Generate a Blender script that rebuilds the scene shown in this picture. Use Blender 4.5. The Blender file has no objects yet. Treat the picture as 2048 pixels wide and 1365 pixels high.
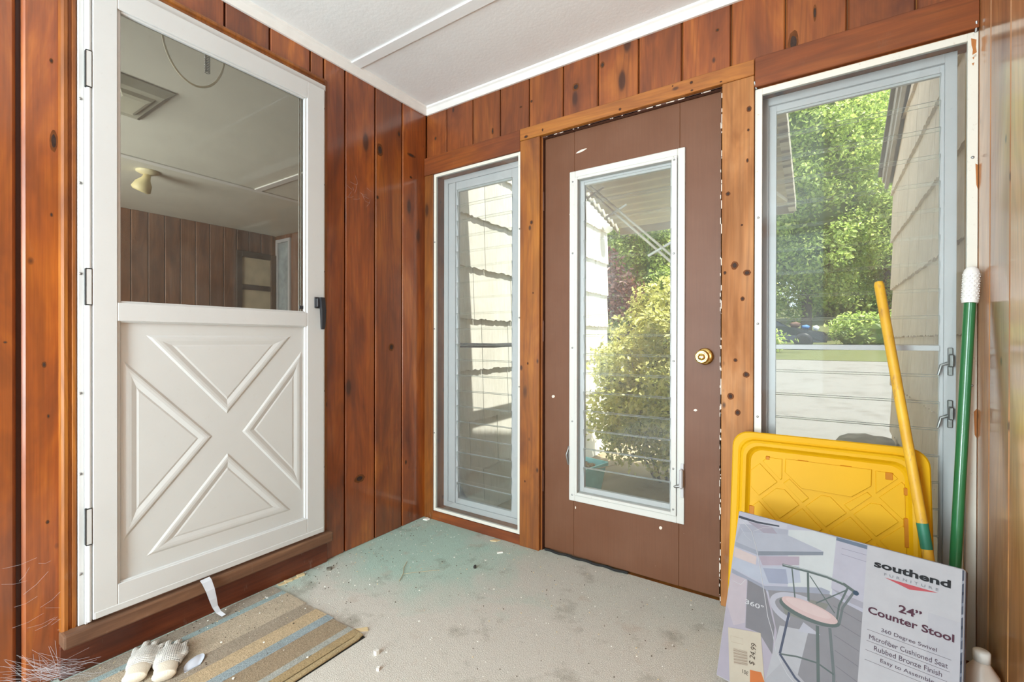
import bpy, bmesh, math, random
import numpy as np
from mathutils import Vector, Matrix, Euler
R = math.radians
random.seed(7)
S = bpy.context.scene
COL = S.collection

# ------------------------------------------------------------------ camera
F_PX = 920.72
YAW, PITCH, ROLL = R(33.8), R(-0.16), R(0.11)
cam = bpy.data.cameras.new('camera'); cam.sensor_width = 36; cam.lens = F_PX / 2048 * 36
cam.clip_start = 0.05; cam.clip_end = 400
co = bpy.data.objects.new('camera', cam); COL.objects.link(co); S.camera = co
_f = Vector((-math.sin(YAW)*math.cos(PITCH), math.cos(YAW)*math.cos(PITCH), math.sin(PITCH)))
_r = Vector((math.cos(YAW), math.sin(YAW), 0)); _u = _r.cross(_f)
_r2 = math.cos(ROLL)*_r + math.sin(ROLL)*_u; _u2 = -math.sin(ROLL)*_r + math.cos(ROLL)*_u
_m = Matrix((_r2, _u2, -_f)).transposed().to_4x4(); _m.translation = (1.9245, -1.9679, 1.0382)
co.matrix_world = _m

# ------------------------------------------------------------------ world, sun, lights, exposure
w = bpy.data.worlds.new('sky'); S.world = w; w.use_nodes = True
w.node_tree.nodes['Background'].inputs[0].default_value = (0.80, 0.90, 1.0, 1)
w.node_tree.nodes['Background'].inputs[1].default_value = 1.7
sd = bpy.data.lights.new('sun', 'SUN'); sd.energy = 11.3; sd.angle = R(0.6); sd.color = (1.0, 0.96, 0.88)
so = bpy.data.objects.new('sun', sd); COL.objects.link(so)
so.rotation_euler = Vector((1.0, -0.11, 3.0)).to_track_quat('Z', 'Y').to_euler(); so.location = (6, -1, 12)
def area(name, loc, direction, sx, sy, watts, color=(1, 1, 1)):
    d = bpy.data.lights.new(name, 'AREA'); d.shape = 'RECTANGLE'; d.size = sx; d.size_y = sy
    d.energy = watts; d.color = color
    o = bpy.data.objects.new(name, d); COL.objects.link(o); o.location = loc
    o.rotation_euler = (-Vector(direction)).to_track_quat('Z', 'Y').to_euler(); return o
area('rear_fill', (0.91, -4.08, 1.60), (0, 1, -0.30), .74, 1.3, 100, (0.81, 0.975, 1.03))  # added fill light behind the camera, at the unseen rear opening
area('rear_fill_upward', (0.91, -4.08, .62), (0, 1, .62), .74, .7, 84, (0.81, 0.975, 1.03))  # second added fill, aimed up to brighten the ceiling
area('room_fill', (-2.2, -2.85, 1.5), (0, 1, 0.1), 1.4, 1.3, 122, (1.0, 0.99, 0.95))  # added fill for the adjoining room; the wall behind it is solid
S.view_settings.view_transform = 'Standard'; S.view_settings.look = 'None'
S.view_settings.gamma = 1; S.view_settings.use_curve_mapping = False
S.view_settings.exposure = 0.0
cy = S.cycles
cy.use_denoising = True; cy.max_bounces = 8; cy.diffuse_bounces = 4; cy.glossy_bounces = 4
cy.transmission_bounces = 6; cy.transparent_max_bounces = 32
cy.caustics_reflective = False; cy.caustics_refractive = False; cy.sample_clamp_indirect = 6

# ------------------------------------------------------------------ node helpers
class NT:
    def __init__(s, name):
        s.m = bpy.data.materials.new(name); s.m.use_nodes = True
        s.t = s.m.node_tree; s.n = s.t.nodes; s.l = s.t.links
        s.n.clear(); s.out = s.n.new('ShaderNodeOutputMaterial')
        s.tc = None
    def new(s, typ, **kw):
        n = s.n.new(typ)
        for k, v in kw.items(): setattr(n, k, v)
        return n
    def put(s, sock, v):
        if hasattr(v, 'is_linked') or isinstance(v, bpy.types.NodeSocket): s.l.new(v, sock)
        else:
            if isinstance(v, (tuple, list)) and len(v) == 3 and sock.type == 'RGBA': v = (*v, 1)
            sock.default_value = v
    def obj(s):
        if not s.tc: s.tc = s.new('ShaderNodeTexCoord')
        return s.tc.outputs['Object']
    def map(s, vec, scale=(1, 1, 1), loc=(0, 0, 0), rot=(0, 0, 0)):
        n = s.new('ShaderNodeMapping'); s.put(n.inputs['Vector'], vec)
        n.inputs['Scale'].default_value = scale; n.inputs['Location'].default_value = loc
        n.inputs['Rotation'].default_value = rot; return n.outputs[0]
    def noise(s, vec, scale=1, detail=3, rough=.5, dist=0):
        n = s.new('ShaderNodeTexNoise'); s.put(n.inputs['Vector'], vec)
        n.inputs['Scale'].default_value = scale; n.inputs['Detail'].default_value = detail
        n.inputs['Roughness'].default_value = rough; n.inputs['Distortion'].default_value = dist
        return n.outputs['Fac']
    def voro(s, vec, scale=1):
        n = s.new('ShaderNodeTexVoronoi'); s.put(n.inputs['Vector'], vec); n.inputs['Scale'].default_value = scale
        return n
    def ramp(s, fac, stops, interp='LINEAR'):
        n = s.new('ShaderNodeValToRGB'); s.put(n.inputs[0], fac); cr = n.color_ramp; cr.interpolation = interp
        while len(cr.elements) < len(stops): cr.elements.new(0.5)
        for e, (p, c) in zip(cr.elements, stops):
            e.position = p
            if not isinstance(c, (tuple, list)): c = (c, c, c)
            e.color = (*c[:3], 1)
        return n.outputs[0]
    def mix(s, fac, a, b, mode='MIX'):
        n = s.new('ShaderNodeMix', data_type='RGBA', blend_type=mode)
        s.put(n.inputs[0], fac); s.put(n.inputs[6], a); s.put(n.inputs[7], b); return n.outputs[2]
    def math(s, op, a, b=0.0, c=None):
        n = s.new('ShaderNodeMath', operation=op); s.put(n.inputs[0], a); s.put(n.inputs[1], b)
        if c is not None: s.put(n.inputs[2], c)
        return n.outputs[0]
    def vadd(s, a, b):
        n = s.new('ShaderNodeVectorMath', operation='ADD'); s.put(n.inputs[0], a); s.put(n.inputs[1], b); return n.outputs[0]
    def sep(s, vec):
        n = s.new('ShaderNodeSeparateXYZ'); s.put(n.inputs[0], vec); return n.outputs
    def comb(s, x, y, z):
        n = s.new('ShaderNodeCombineXYZ'); s.put(n.inputs[0], x); s.put(n.inputs[1], y); s.put(n.inputs[2], z); return n.outputs[0]
    def attr(s, name='pr'):
        return s.new('ShaderNodeAttribute', attribute_name=name).outputs['Fac']
    def bump(s, h, strength=.2, dist=.01):
        n = s.new('ShaderNodeBump'); s.put(n.inputs['Height'], h)
        n.inputs['Strength'].default_value = strength; n.inputs['Distance'].default_value = dist
        return n.outputs[0]
    def principled(s, color, rough=.5, metal=0, normal=None, coat=0, coat_rough=.1, spec=.5, cior=1.5):
        n = s.new('ShaderNodeBsdfPrincipled')
        s.put(n.inputs['Base Color'], color); s.put(n.inputs['Roughness'], rough); s.put(n.inputs['Metallic'], metal)
        n.inputs['Coat Weight'].default_value = coat; n.inputs['Coat IOR'].default_value = cior; n.inputs['Coat Roughness'].default_value = coat_rough
        s.put(n.inputs['Specular IOR Level'], spec)
        if normal is not None: s.put(n.inputs['Normal'], normal)
        return n.outputs[0]
    def mixsh(s, fac, a, b):
        n = s.new('ShaderNodeMixShader'); s.put(n.inputs[0], fac); s.put(n.inputs[1], a); s.put(n.inputs[2], b); return n.outputs[0]
    def end(s, sh):
        s.l.new(sh, s.out.inputs[0]); return s.m

def srgb(r, g, b):
    f = lambda c: ((c/255+.055)/1.055)**2.4 if c/255 > .04045 else c/255/12.92
    return (f(r), f(g), f(b))

def plain(name, color, rough=.5, metal=0, var=.12, scale=8, bump=0, bscale=60, coat=0, spec=.5):
    t = NT(name); v = t.obj()
    n = t.noise(v, scale, 4)
    c = t.mix(t.ramp(n, [(.3, 0), (.7, 1)]), tuple(x*(1-var) for x in color), tuple(min(1, x*(1+var)) for x in color))
    nm = t.bump(t.noise(v, bscale, 3), bump, .003) if bump else None
    return t.end(t.principled(c, rough, metal, nm, coat, spec=spec))

def wood(name, axis, light, mid, dark, knots=True, rough=.45, coat=.9, blotch=(.40, .66), cior=1.5):
    """varnished knotty pine; axis = the grain direction"""
    t = NT(name); v = t.obj(); pr = t.attr()
    x, y, z = t.sep(v)
    if axis == 'z': g = t.comb(t.math('ADD', x, 0), y, z)
    elif axis == 'x': g = t.comb(z, y, x)
    else: g = t.comb(x, z, y)
    g = t.vadd(g, t.comb(t.math('MULTIPLY', pr, 37.0), t.math('MULTIPLY', pr, 91.0), t.math('MULTIPLY', pr, 53.0)))
    ring = t.noise(t.map(g, (5.5, 5.5, .55)), 1, 2, .45, .3)
    bands = t.math('SINE', t.math('MULTIPLY', ring, 85.0))
    fine = t.noise(t.map(g, (140, 140, 3.5)), 1, 3, .6)
    big = t.noise(t.map(g, (7, 7, 1.7)), 1, 4, .6, .6)
    c = t.ramp(big, [(blotch[0]-.12, light), ((blotch[0]+blotch[1])/2-.05, mid), (blotch[1]+.06, dark)])
    c = t.mix(t.math('MULTIPLY', t.ramp(bands, [(.1, 0), (1, 1)]), .34), c, tuple(k*.5 for k in mid))
    c = t.mix(t.ramp(fine, [(.35, 0), (.75, .35)]), c, tuple(k*.55 for k in dark))
    # board to board tone
    c = t.mix(1.0, c, t.ramp(pr, [(0, .78), (.35, 1.0), (.6, 1.15), (.8, .9), (1, 1.22)]), 'MULTIPLY')
    rgh = t.ramp(big, [(.3, rough*.85), (.7, rough*1.3)])
    if knots:
        vo = t.voro(t.map(t.vadd(g, t.comb(t.math('MULTIPLY', fine, .01), 0.0, 0.0)), (6.5, 6.5, 2.4)), 1)
        on = t.math('GREATER_THAN', t.sep(vo.outputs['Color'])[0], .52)
        halo = t.math('MULTIPLY', t.ramp(vo.outputs['Distance'], [(.05, 1), (.30, 0)]), on)
        core = t.math('MULTIPLY', t.ramp(vo.outputs['Distance'], [(.085, 1), (.13, 0)]), on)
        c = t.mix(t.math('MULTIPLY', halo, .55), c, tuple(k*.7 for k in dark))
        c = t.mix(t.math('MULTIPLY', core, .8), c, tuple(k*.28 for k in dark))
        vo2 = t.voro(t.map(g, (21, 21, 12)), 1)
        on2 = t.math('GREATER_THAN', t.sep(vo2.outputs['Color'])[0], .93)
        c = t.mix(t.math('MULTIPLY', t.ramp(vo2.outputs['Distance'], [(.1, .85), (.2, 0)]), on2), c, tuple(k*.2 for k in dark))
    # cobweb dust near the floor and scuffs
    scuff = t.noise(t.map(v, (26, 26, 9)), 1, 5, .75)
    low = t.math('MULTIPLY', t.ramp(scuff, [(.62, 0), (.75, .5)]), t.ramp(z, [(0, .9), (.55, .15)]))
    c = t.mix(low, c, srgb(150, 135, 120))
    return t.end(t.principled(c, rgh, 0, t.bump(fine, .10, .002), coat, .15, cior=cior))

AMB_ = dict(light=srgb(198, 118, 50), mid=srgb(166, 88, 36), dark=srgb(108, 50, 22))
RED = dict(light=srgb(190, 108, 34), mid=srgb(152, 76, 22), dark=srgb(94, 40, 14))
M = {}
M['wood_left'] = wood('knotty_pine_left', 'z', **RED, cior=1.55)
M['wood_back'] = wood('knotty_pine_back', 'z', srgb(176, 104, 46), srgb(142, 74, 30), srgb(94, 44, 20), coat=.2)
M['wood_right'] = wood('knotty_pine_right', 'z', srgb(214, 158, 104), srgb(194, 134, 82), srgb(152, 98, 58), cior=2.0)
M['knot'] = plain('dark_knot', srgb(58, 44, 38), .7, var=.3, scale=60, spec=.2)
M['knot_halo'] = plain('brown_knot_halo', srgb(104, 60, 30), .7, var=.25, scale=50, spec=.2)
M['groove'] = plain('dark_stained_groove', srgb(74, 36, 22), .5)
M['trim_z2'] = wood('pale_pine_trim_upright', 'z', srgb(192, 136, 78), srgb(172, 112, 58), srgb(128, 76, 36), rough=.62, coat=0)
M['trim_z'] = wood('pine_trim_upright', 'z', srgb(176, 110, 38), srgb(150, 86, 26), srgb(100, 50, 18), rough=.5, coat=.2)
M['trim_x'] = wood('pine_trim_across', 'x', srgb(156, 86, 30), srgb(134, 66, 20), srgb(94, 42, 14), knots=False, rough=.55, coat=.1)
M['trim_x2'] = wood('honey_pine_trim', 'x', srgb(206, 140, 54), srgb(186, 114, 42), srgb(140, 76, 30), knots=True, rough=.5, coat=.15)
M['trim_y'] = wood('dark_pine_trim', 'y', srgb(132, 66, 32), srgb(108, 50, 24), srgb(66, 30, 17), knots=False, rough=.45, coat=.1)
M['sill'] = wood('worn_sill_pine', 'y', srgb(150, 112, 84), srgb(122, 86, 62), srgb(92, 62, 44), knots=False, rough=.6, coat=0)
M['wood_room'] = wood('brown_room_paneling', 'z', srgb(150, 108, 80), srgb(128, 88, 64), srgb(96, 64, 46), rough=.5, coat=0)

def white_metal(name, base, dirt=(.35, .28, .2), amount=.25):
    t = NT(name); v = t.obj()
    n = t.noise(v, 45, 6, .8); n2 = t.noise(v, 5, 3)
    c = t.mix(t.math('MULTIPLY', t.ramp(n, [(.60, 0), (.78, 1)]), amount), base, dirt)
    c = t.mix(t.math('MULTIPLY', t.ramp(n2, [(.4, 0), (.7, 1)]), .12), c, tuple(k*.75 for k in base))
    return t.end(t.principled(c, .38, 0, t.bump(n, .05, .001)))
M['storm_white'] = white_metal('white_painted_aluminium', srgb(208, 209, 208))
M['panel_white'] = white_metal('white_moulded_panel', srgb(205, 206, 204), amount=.18)
M['strip_white'] = white_metal('chipped_white_strip', srgb(226, 222, 210), srgb(150, 105, 70), .9)
M['alu'] = white_metal('weathered_aluminium', srgb(198, 197, 199), srgb(140, 140, 140), .5)
M['alu_door'] = white_metal('dull_aluminium_frame', srgb(208, 208, 202), srgb(150, 140, 120), .6)
def ceiling_mat():
    t = NT('white_ceiling_board'); v = t.obj()
    n = t.noise(v, 60, 4, .6); st = t.noise(v, 3, 5, .6)
    c = t.mix(t.ramp(st, [(.45, 0), (.75, .35)]), srgb(240, 242, 242), srgb(226, 227, 226))
    return t.end(t.principled(c, .7, 0, t.bump(n, .25, .003)))
M['ceiling'] = ceiling_mat()
M['crown'] = plain('white_crown_paint', srgb(236, 235, 231), .5, var=.03, scale=20)

def carpet():
    t = NT('worn_green_carpet'); v = t.obj(); x, y, z = t.sep(v)
    fine = t.noise(v, 260, 3, .7); mid = t.noise(v, 34, 5, .7); big = t.noise(v, 3.2, 5, .62, .4)
    beige = t.mix(t.ramp(fine, [(.3, 0), (.7, 1)]), srgb(194, 189, 179), srgb(230, 225, 215))
    green = t.mix(t.ramp(fine, [(.3, 0), (.7, 1)]), srgb(158, 190, 176), srgb(198, 226, 213))
    # wear: the pile is still green in the corner and along the far wall
    dx = t.math('SUBTRACT', x, .22); dy = t.math('ADD', y, .28)
    d = t.math('SQRT', t.math('ADD', t.math('MULTIPLY', dx, t.math('MULTIPLY', dx, .8)), t.math('MULTIPLY', dy, t.math('MULTIPLY', dy, 1.6))))
    g = t.math('ADD', d, t.math('MULTIPLY', t.math('SUBTRACT', big, .5), .9))
    d2 = t.math('ADD', t.math('MULTIPLY', y, -1.0), t.math('MULTIPLY', t.math('SUBTRACT', big, .5), .8))
    d3 = t.math('ADD', x, t.math('MULTIPLY', t.math('SUBTRACT', big, .5), .5))
    gfac = t.math('MAXIMUM', t.ramp(g, [(.28, .9), (.72, 0)]), t.math('MULTIPLY', t.ramp(d2, [(.05, .5), (.5, 0)]), t.ramp(x, [(.7, 1), (1.8, .3)])))
    gfac = t.math('MAXIMUM', gfac, t.ramp(d3, [(.02, .6), (.22, 0)]))
    c = t.mix(gfac, beige, green)
    st = t.ramp(t.noise(t.map(v, (5, 5, 5), (3.1, .7, 0)), 1, 6, .7), [(.56, 0), (.70, .55)])
    c = t.mix(st, c, srgb(122, 116, 98))
    pk = t.ramp(t.noise(t.map(v, (9, 9, 9), (8.3, 2.7, 0)), 1, 3), [(.62, 0), (.72, .3)])
    c = t.mix(pk, c, srgb(190, 168, 150))
    c = t.mix(t.ramp(mid, [(.62, 0), (.80, .5)]), c, srgb(118, 108, 90))
    return t.end(t.principled(c, .95, 0, t.bump(t.math('ADD', fine, t.math('MULTIPLY', mid, .5)), .7, .006), spec=.1))
M['carpet'] = carpet()
def brown_paint():
    t = NT('brown_door_paint'); v = t.obj()
    gr = t.noise(t.map(v, (160, 160, 5)), 1, 3); big = t.noise(v, 4, 4)
    c = t.mix(t.ramp(big, [(.35, 0), (.7, 1)]), srgb(106, 66, 42), srgb(114, 76, 54))
    c = t.mix(t.ramp(gr, [(.4, 0), (.8, .18)]), c, srgb(74, 48, 34))
    z = t.sep(v)[2]
    ch = t.math('MULTIPLY', t.ramp(t.noise(v, 70, 4, .7), [(.72, 0), (.745, 1)]), t.ramp(z, [(.05, .9), (.5, .12)]))
    c = t.mix(ch, c, srgb(214, 200, 186))
    return t.end(t.principled(c, .5, 0, t.bump(gr, .14, .002), spec=.38))
M['brown'] = brown_paint()
M['brown_dark'] = plain('dark_hinge_paint', srgb(84, 52, 40), .5)
M['chip'] = plain('pale_flaked_paint', srgb(226, 214, 200), .7)
M['brass'] = plain('polished_brass', srgb(226, 196, 118), .16, 1, var=.06)
M['steel'] = plain('dull_steel', srgb(150, 150, 148), .4, .9)
M['black'] = plain('black_plastic', srgb(44, 44, 48), .35)
M['darkgap'] = plain('dark_gasket', srgb(28, 27, 26), .8)

def glass(name, tint=(.985, .995, .985), dust=.06, scratch=.0, dcol=(.85, .88, .9), refl=1.0, scale=6):
    t = NT(name); v = t.obj()
    lw = t.new('ShaderNodeFresnel'); lw.inputs[0].default_value = 1.35
    tr = t.new('ShaderNodeBsdfTransparent'); t.put(tr.inputs[0], tint)
    gl = t.new('ShaderNodeBsdfGlossy'); gl.inputs['Roughness'].default_value = .03
    s = t.mixsh(t.math('MULTIPLY', lw.outputs[0], refl), tr.outputs[0], gl.outputs[0])
    df = t.new('ShaderNodeBsdfDiffuse'); t.put(df.inputs[0], dcol)
    tl = t.new('ShaderNodeBsdfTranslucent'); t.put(tl.inputs[0], dcol)
    dd = t.mixsh(.5, df.outputs[0], tl.outputs[0])
    n = t.noise(v, scale, 5, .65); f = t.math('MULTIPLY', t.ramp(n, [(.25, .45), (.75, 1.5)]), dust)
    if scratch:
        n2 = t.noise(t.map(v, (30, 30, 9)), 1, 6, .8, 1.2)
        f = t.math('ADD', f, t.ramp(n2, [(.66, 0), (.72, scratch)]))
    return t.end(t.mixsh(f, s, dd))
M['louver'] = glass('dusty_louver_glass', dust=.03, scale=9)
M['louver_edge'] = glass('louver_glass_edge', (.80, .84, .82), dust=.95, dcol=(.97, .98, .98))
M['pane'] = glass('storm_pane_plastic', dust=.03, scratch=.22)
M['storm_pane'] = glass('grimy_storm_glass', (.80, .82, .80), dust=.045, scratch=.10, dcol=(.62, .62, .58))

# ------------------------------------------------------------------ mesh builder
class MB:
    def __init__(s): s.v = []; s.f = []; s.m = []; s.p = []; s.s = []
    def add(s, vs, fs, mat=0, pr=0.5, smooth=False):
        o = len(s.v); s.v += [tuple(q) for q in vs]
        for f in fs:
            s.f.append([i+o for i in f]); s.m.append(mat); s.p.append(pr); s.s.append(smooth)
        return s
    def bm(s, b, mat=0, pr=.5, smooth=False, mtx=None):
        b.verts.index_update()
        vs = [(mtx @ q.co) if mtx else q.co.copy() for q in b.verts]
        s.add(vs, [[q.index for q in f.verts] for f in b.faces], mat, pr, smooth); b.free(); return s
    def box(s, x0, x1, y0, y1, z0, z1, mat=0, pr=None, bev=0, seg=1, mtx=None):
        if pr is None: pr = random.random()
        b = bmesh.new(); bmesh.ops.create_cube(b, size=1)
        for q in b.verts: q.co = Vector(((x0+x1)/2+q.co.x*(x1-x0), (y0+y1)/2+q.co.y*(y1-y0), (z0+z1)/2+q.co.z*(z1-z0)))
        if bev > 0:
            bmesh.ops.bevel(b, geom=b.edges[:], offset=bev, offset_type='OFFSET', segments=seg, affect='EDGES', profile=.5)
        return s.bm(b, mat, pr, False, mtx)
    def tube(s, pts, rad, n=10, mat=0, pr=.5, caps=True, smooth=True):
        pts = [Vector(p) for p in pts]; k = len(pts)
        rad = rad if isinstance(rad, (list, tuple)) else [rad]*k
        ref = None; rings = []
        for i, p in enumerate(pts):
            d = (pts[min(i+1, k-1)] - pts[max(i-1, 0)]).normalized()
            if ref is None:
                ref = Vector((0, 0, 1)) if abs(d.z) < .9 else Vector((1, 0, 0))
            a = (ref - d*ref.dot(d)).normalized(); ref = a; c = d.cross(a)
            rings.append([p + rad[i]*(math.cos(2*math.pi*j/n)*a + math.sin(2*math.pi*j/n)*c) for j in range(n)])
        vs = [q for r in rings for q in r]; fs = []
        for i in range(k-1):
            for j in range(n): fs.append([i*n+j, i*n+(j+1) % n, (i+1)*n+(j+1) % n, (i+1)*n+j])
        s.add(vs, fs, mat, pr, smooth)
        if caps:
            s.add(rings[0], [list(range(n))[::-1]], mat, pr); s.add(rings[-1], [list(range(n))], mat, pr)
        return s
    def lathe(s, prof, center, axis=(0, 0, 1), n=24, mat=0, pr=.5, smooth=True):
        ax = Vector(axis).normalized(); ref = Vector((0, 0, 1)) if abs(ax.z) < .9 else Vector((1, 0, 0))
        a = (ref - ax*ref.dot(ax)).normalized(); b = ax.cross(a); c = Vector(center)
        vs = []; fs = []
        for (r, h) in prof:
            for j in range(n): vs.append(c + ax*h + r*(math.cos(2*math.pi*j/n)*a + math.sin(2*math.pi*j/n)*b))
        for i in range(len(prof)-1):
            for j in range(n): fs.append([i*n+j, i*n+(j+1) % n, (i+1)*n+(j+1) % n, (i+1)*n+j])
        fs.append(list(range(n))[::-1]); fs.append([(len(prof)-1)*n+j for j in range(n)])
        return s.add(vs, fs, mat, pr, smooth)
    def loops(s, loops, mat=0, pr=.5, cap=True, smooth=False, capstart=False):
        n = len(loops[0]); vs = [q for l in loops for q in l]; fs = []
        for i in range(len(loops)-1):
            for j in range(n): fs.append([i*n+j, i*n+(j+1) % n, (i+1)*n+(j+1) % n, (i+1)*n+j])
        if cap: fs.append([(len(loops)-1)*n+j for j in range(n)])
        if capstart: fs.append(list(range(n))[::-1])
        return s.add(vs, fs, mat, pr, smooth)
    def build(s, name, mats, parent=None, label=None, cat=None, group=None, kind=None, local=False, origin=None):
        vs = s.v
        if parent is not None and not local:
            off = Vector(); pp = parent
            while pp is not None: off += Vector(pp.location); pp = pp.parent
        elif origin is not None: off = Vector(origin)
        elif parent is None and kind != 'structure' and not local:
            a = np.array([tuple(q) for q in vs]); off = Vector(((a[:, 0].min()+a[:, 0].max())/2, (a[:, 1].min()+a[:, 1].max())/2, a[:, 2].min()))
        else: off = Vector((0, 0, 0))
        me = bpy.data.meshes.new(name)
        me.from_pydata([(q[0]-off.x, q[1]-off.y, q[2]-off.z) for q in vs], [], s.f)
        if not isinstance(mats, (list, tuple)): mats = [mats]
        for m in mats: me.materials.append(m)
        me.polygons.foreach_set('material_index', s.m)
        me.polygons.foreach_set('use_smooth', s.s)
        at = me.attributes.new('pr', 'FLOAT', 'FACE'); at.data.foreach_set('value', s.p)
        me.update()
        o = bpy.data.objects.new(name, me); COL.objects.link(o)
        if parent is not None: o.parent = parent
        else: o.location = off
        return tag(o, label, cat, group, kind)

def tag(o, label=None, cat=None, group=None, kind=None):
    if label: o['label'] = label
    if cat: o['category'] = cat
    if group: o['group'] = group
    if kind: o['kind'] = kind
    return o
def thing(name, loc, label, cat, group=None, kind=None, rot=(0, 0, 0)):
    o = bpy.data.objects.new(name, None); COL.objects.link(o); o.location = loc; o.rotation_euler = rot
    o.empty_display_size = .1
    return tag(o, label, cat, group, kind)
def copy_tree(o, parent=None):
    c = o.copy(); COL.objects.link(c)
    if parent is not None: c.parent = parent
    for ch in list(o.children): copy_tree(ch, c)
    return c

def knots(b, plane, face, L, mi, mo, seed=1):
    """knot figures in the boards: dark core inside a browner halo, lying in the face of the wood"""
    rr = random.Random(seed); sg = 1 if plane == 'x' else -1
    for (u, z, ru, rz) in L:
        for f, m, e in ((.9, mo, .00012), (.52, mi, .00022)):
            n = 14; pts = []
            for k in range(n):
                t = 2*math.pi*k/n; q = f*(1+.16*(rr.random()-.5)); a, c = u+ru*q*math.cos(t), z+rz*q*math.sin(t)
                pts.append((face+sg*e, a, c) if plane == 'x' else (a, face+sg*e, c))
            b.add(pts, [list(range(n))], m, .5)
XR = 2.324      # right wall
YB = -4.15      # rear wall
ZC = 2.385      # ceiling

# ================================================================== STRUCTURE
b = MB(); b.box(-.105, XR+.1, YB, .013, -.12, 0); b.build('floor', M['carpet'], kind='structure', label='worn green and beige carpet on the porch floor', cat='floor')
b = MB(); b.box(-.02, XR+.02, YB, .02, ZC, ZC+.06); b.build('ceiling', M['ceiling'], kind='structure', label='white board ceiling of the porch', cat='ceiling')

def planks(b, plane, face, thick, seams, z0, z1, sign, gap=.004, bev=.006):
    """upright boards; plane 'x' or 'y'; face = coordinate of the seen face; sign = outward normal along that axis"""
    for s0, s1 in zip(seams[:-1], seams[1:]):
        lo, hi = min(s0, s1)+gap/2, max(s0, s1)-gap/2
        back = face - sign*thick
        a, c = min(face, back), max(face, back)
        if plane == 'x': b.box(a, c, lo, hi, z0, z1, 0, bev=min(bev, (hi-lo)*.3))
        else: b.box(lo, hi, a, c, z0, z1, 0, bev=min(bev, (hi-lo)*.3))

# left wall: boards with the storm door opening y -1.515..-.69, z .13..2.20
b = MB()
planks(b, 'x', 0, .018, [0.0, -.188, -.374, -.556, -.672], 0, 2.38, 1, .008, .003)
planks(b, 'x', 0, .018, [-.672, -.74, -.925, -1.101, -1.29, -1.47, -1.545], 2.19, 2.38, 1, .007, .003)
planks(b, 'x', 0, .018, [-1.545, -1.655], 0, 2.38, 1, .011, .008)
planks(b, 'x', 0, .018, [-1.655, -1.84, -2.03, -2.21, -2.40, -2.58, -2.77, -2.95, -3.13, -3.3, -3.48, -3.66, -3.84, -4.0, -4.15], 0, 2.38, 1, .011, .008)
b.box(-.11, -.018, -.672, 0.02, 0, 2.38, 1); b.box(-.11, -.018, YB, -1.545, 0, 2.38, 1)
b.box(-.11, -.018, -1.545, -.672, 2.19, 2.38, 1); b.box(-.11, -.0, -1.545, -.672, 0, .10, 1)
knots(b, 'x', 0, [(-1.587, 1.875, .005, .009), (-1.587, 1.412, .004, .008), (-1.603, .961, .006, .011), (-1.594, .806, .004, .008), (-1.596, .488, .005, .007), (-.343, 2.034, .024, .039), (-.212, 2.165, .012, .022), (-.119, 2.08, .038, .011), (-.264, .996, .021, .024), (-.123, 1.955, .012, .008), (-.359, 1.781, .010, .012), (-.158, .351, .009, .015), (-.47, .337, .036, .022), (-1.682, 1.028, .005, .004), (-1.582, 1.636, .010, .038)], 2, 3)
b.build('wall_left', [M['wood_left'], M['groove'], M['knot'], M['knot_halo']], kind='structure', label='knotty pine board wall on the left with the storm door', cat='wall')

# back wall: openings window (.07-.667), door (.787-1.598), window (1.716-2.324)
b = MB()
planks(b, 'y', 0, .014, [0.0, .156, .345, .529, .707, .898, 1.077, 1.265, 1.447, 1.632, 1.815, 1.999, 2.18, XR], 2.06, 2.38, -1, .005, .004)
b.box(-.02, XR, .014, .10, 2.035, 2.40, 1)
b.box(-.02, .07, .0, .10, 0, 2.04, 1); b.box(.667, .787, .0, .10, 0, 2.04, 1); b.box(1.598, 1.716, .0, .10, 0, 2.04, 1)
b.box(.07, .667, .0, .10, -.12, .05, 1); b.box(1.716, XR, .0, .10, -.12, .05, 1); b.box(.667, 1.716, .0, .10, -.12, -.003, 1)
b.box(.07, .667, .0, .10, 1.99, 2.04, 1); b.box(1.716, XR, .0, .10, 1.985, 2.04, 1)
knots(b, 'y', 0, [(.072, 2.202, .0105, .0126), (.481, 2.143, .0084, .021), (.722, 2.231, .0084, .0084), (.659, 2.22, .0105, .0063), (1.099, 2.288, .0126, .0168), (.966, 2.229, .021, .021), (1.84, 2.123, .0189, .0504), (1.905, 2.208, .0063, .0336), (1.583, 2.266, .0084, .0084)], 2, 3)
b.build('wall_back', [M['wood_back'], M['trim_z'], M['knot'], M['knot_halo']], kind='structure', label='far porch wall of pine boards holding the brown door and two windows', cat='wall')

b = MB()
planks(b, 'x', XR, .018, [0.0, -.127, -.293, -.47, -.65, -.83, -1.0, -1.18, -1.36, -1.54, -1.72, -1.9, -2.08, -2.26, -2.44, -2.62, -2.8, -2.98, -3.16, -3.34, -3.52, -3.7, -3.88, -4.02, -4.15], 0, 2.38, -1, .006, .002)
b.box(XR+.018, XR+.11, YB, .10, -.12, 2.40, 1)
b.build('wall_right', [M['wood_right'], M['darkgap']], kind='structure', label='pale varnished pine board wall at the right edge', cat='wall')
# rear wall behind the camera, with an opening added for the fill lights
b = MB()
for x0, x1, z0, z1 in ((0, .35, 0, 2.4), (1.95, XR, 0, 2.4), (.35, 1.95, 0, .45), (.35, 1.95, 2.25, 2.4)):
    b.box(x0, x1, YB-.08, YB, z0, z1)
b.build('wall_rear', M['wood_right'], kind='structure', label='rear porch wall with an added wide opening', cat='wall')

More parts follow.
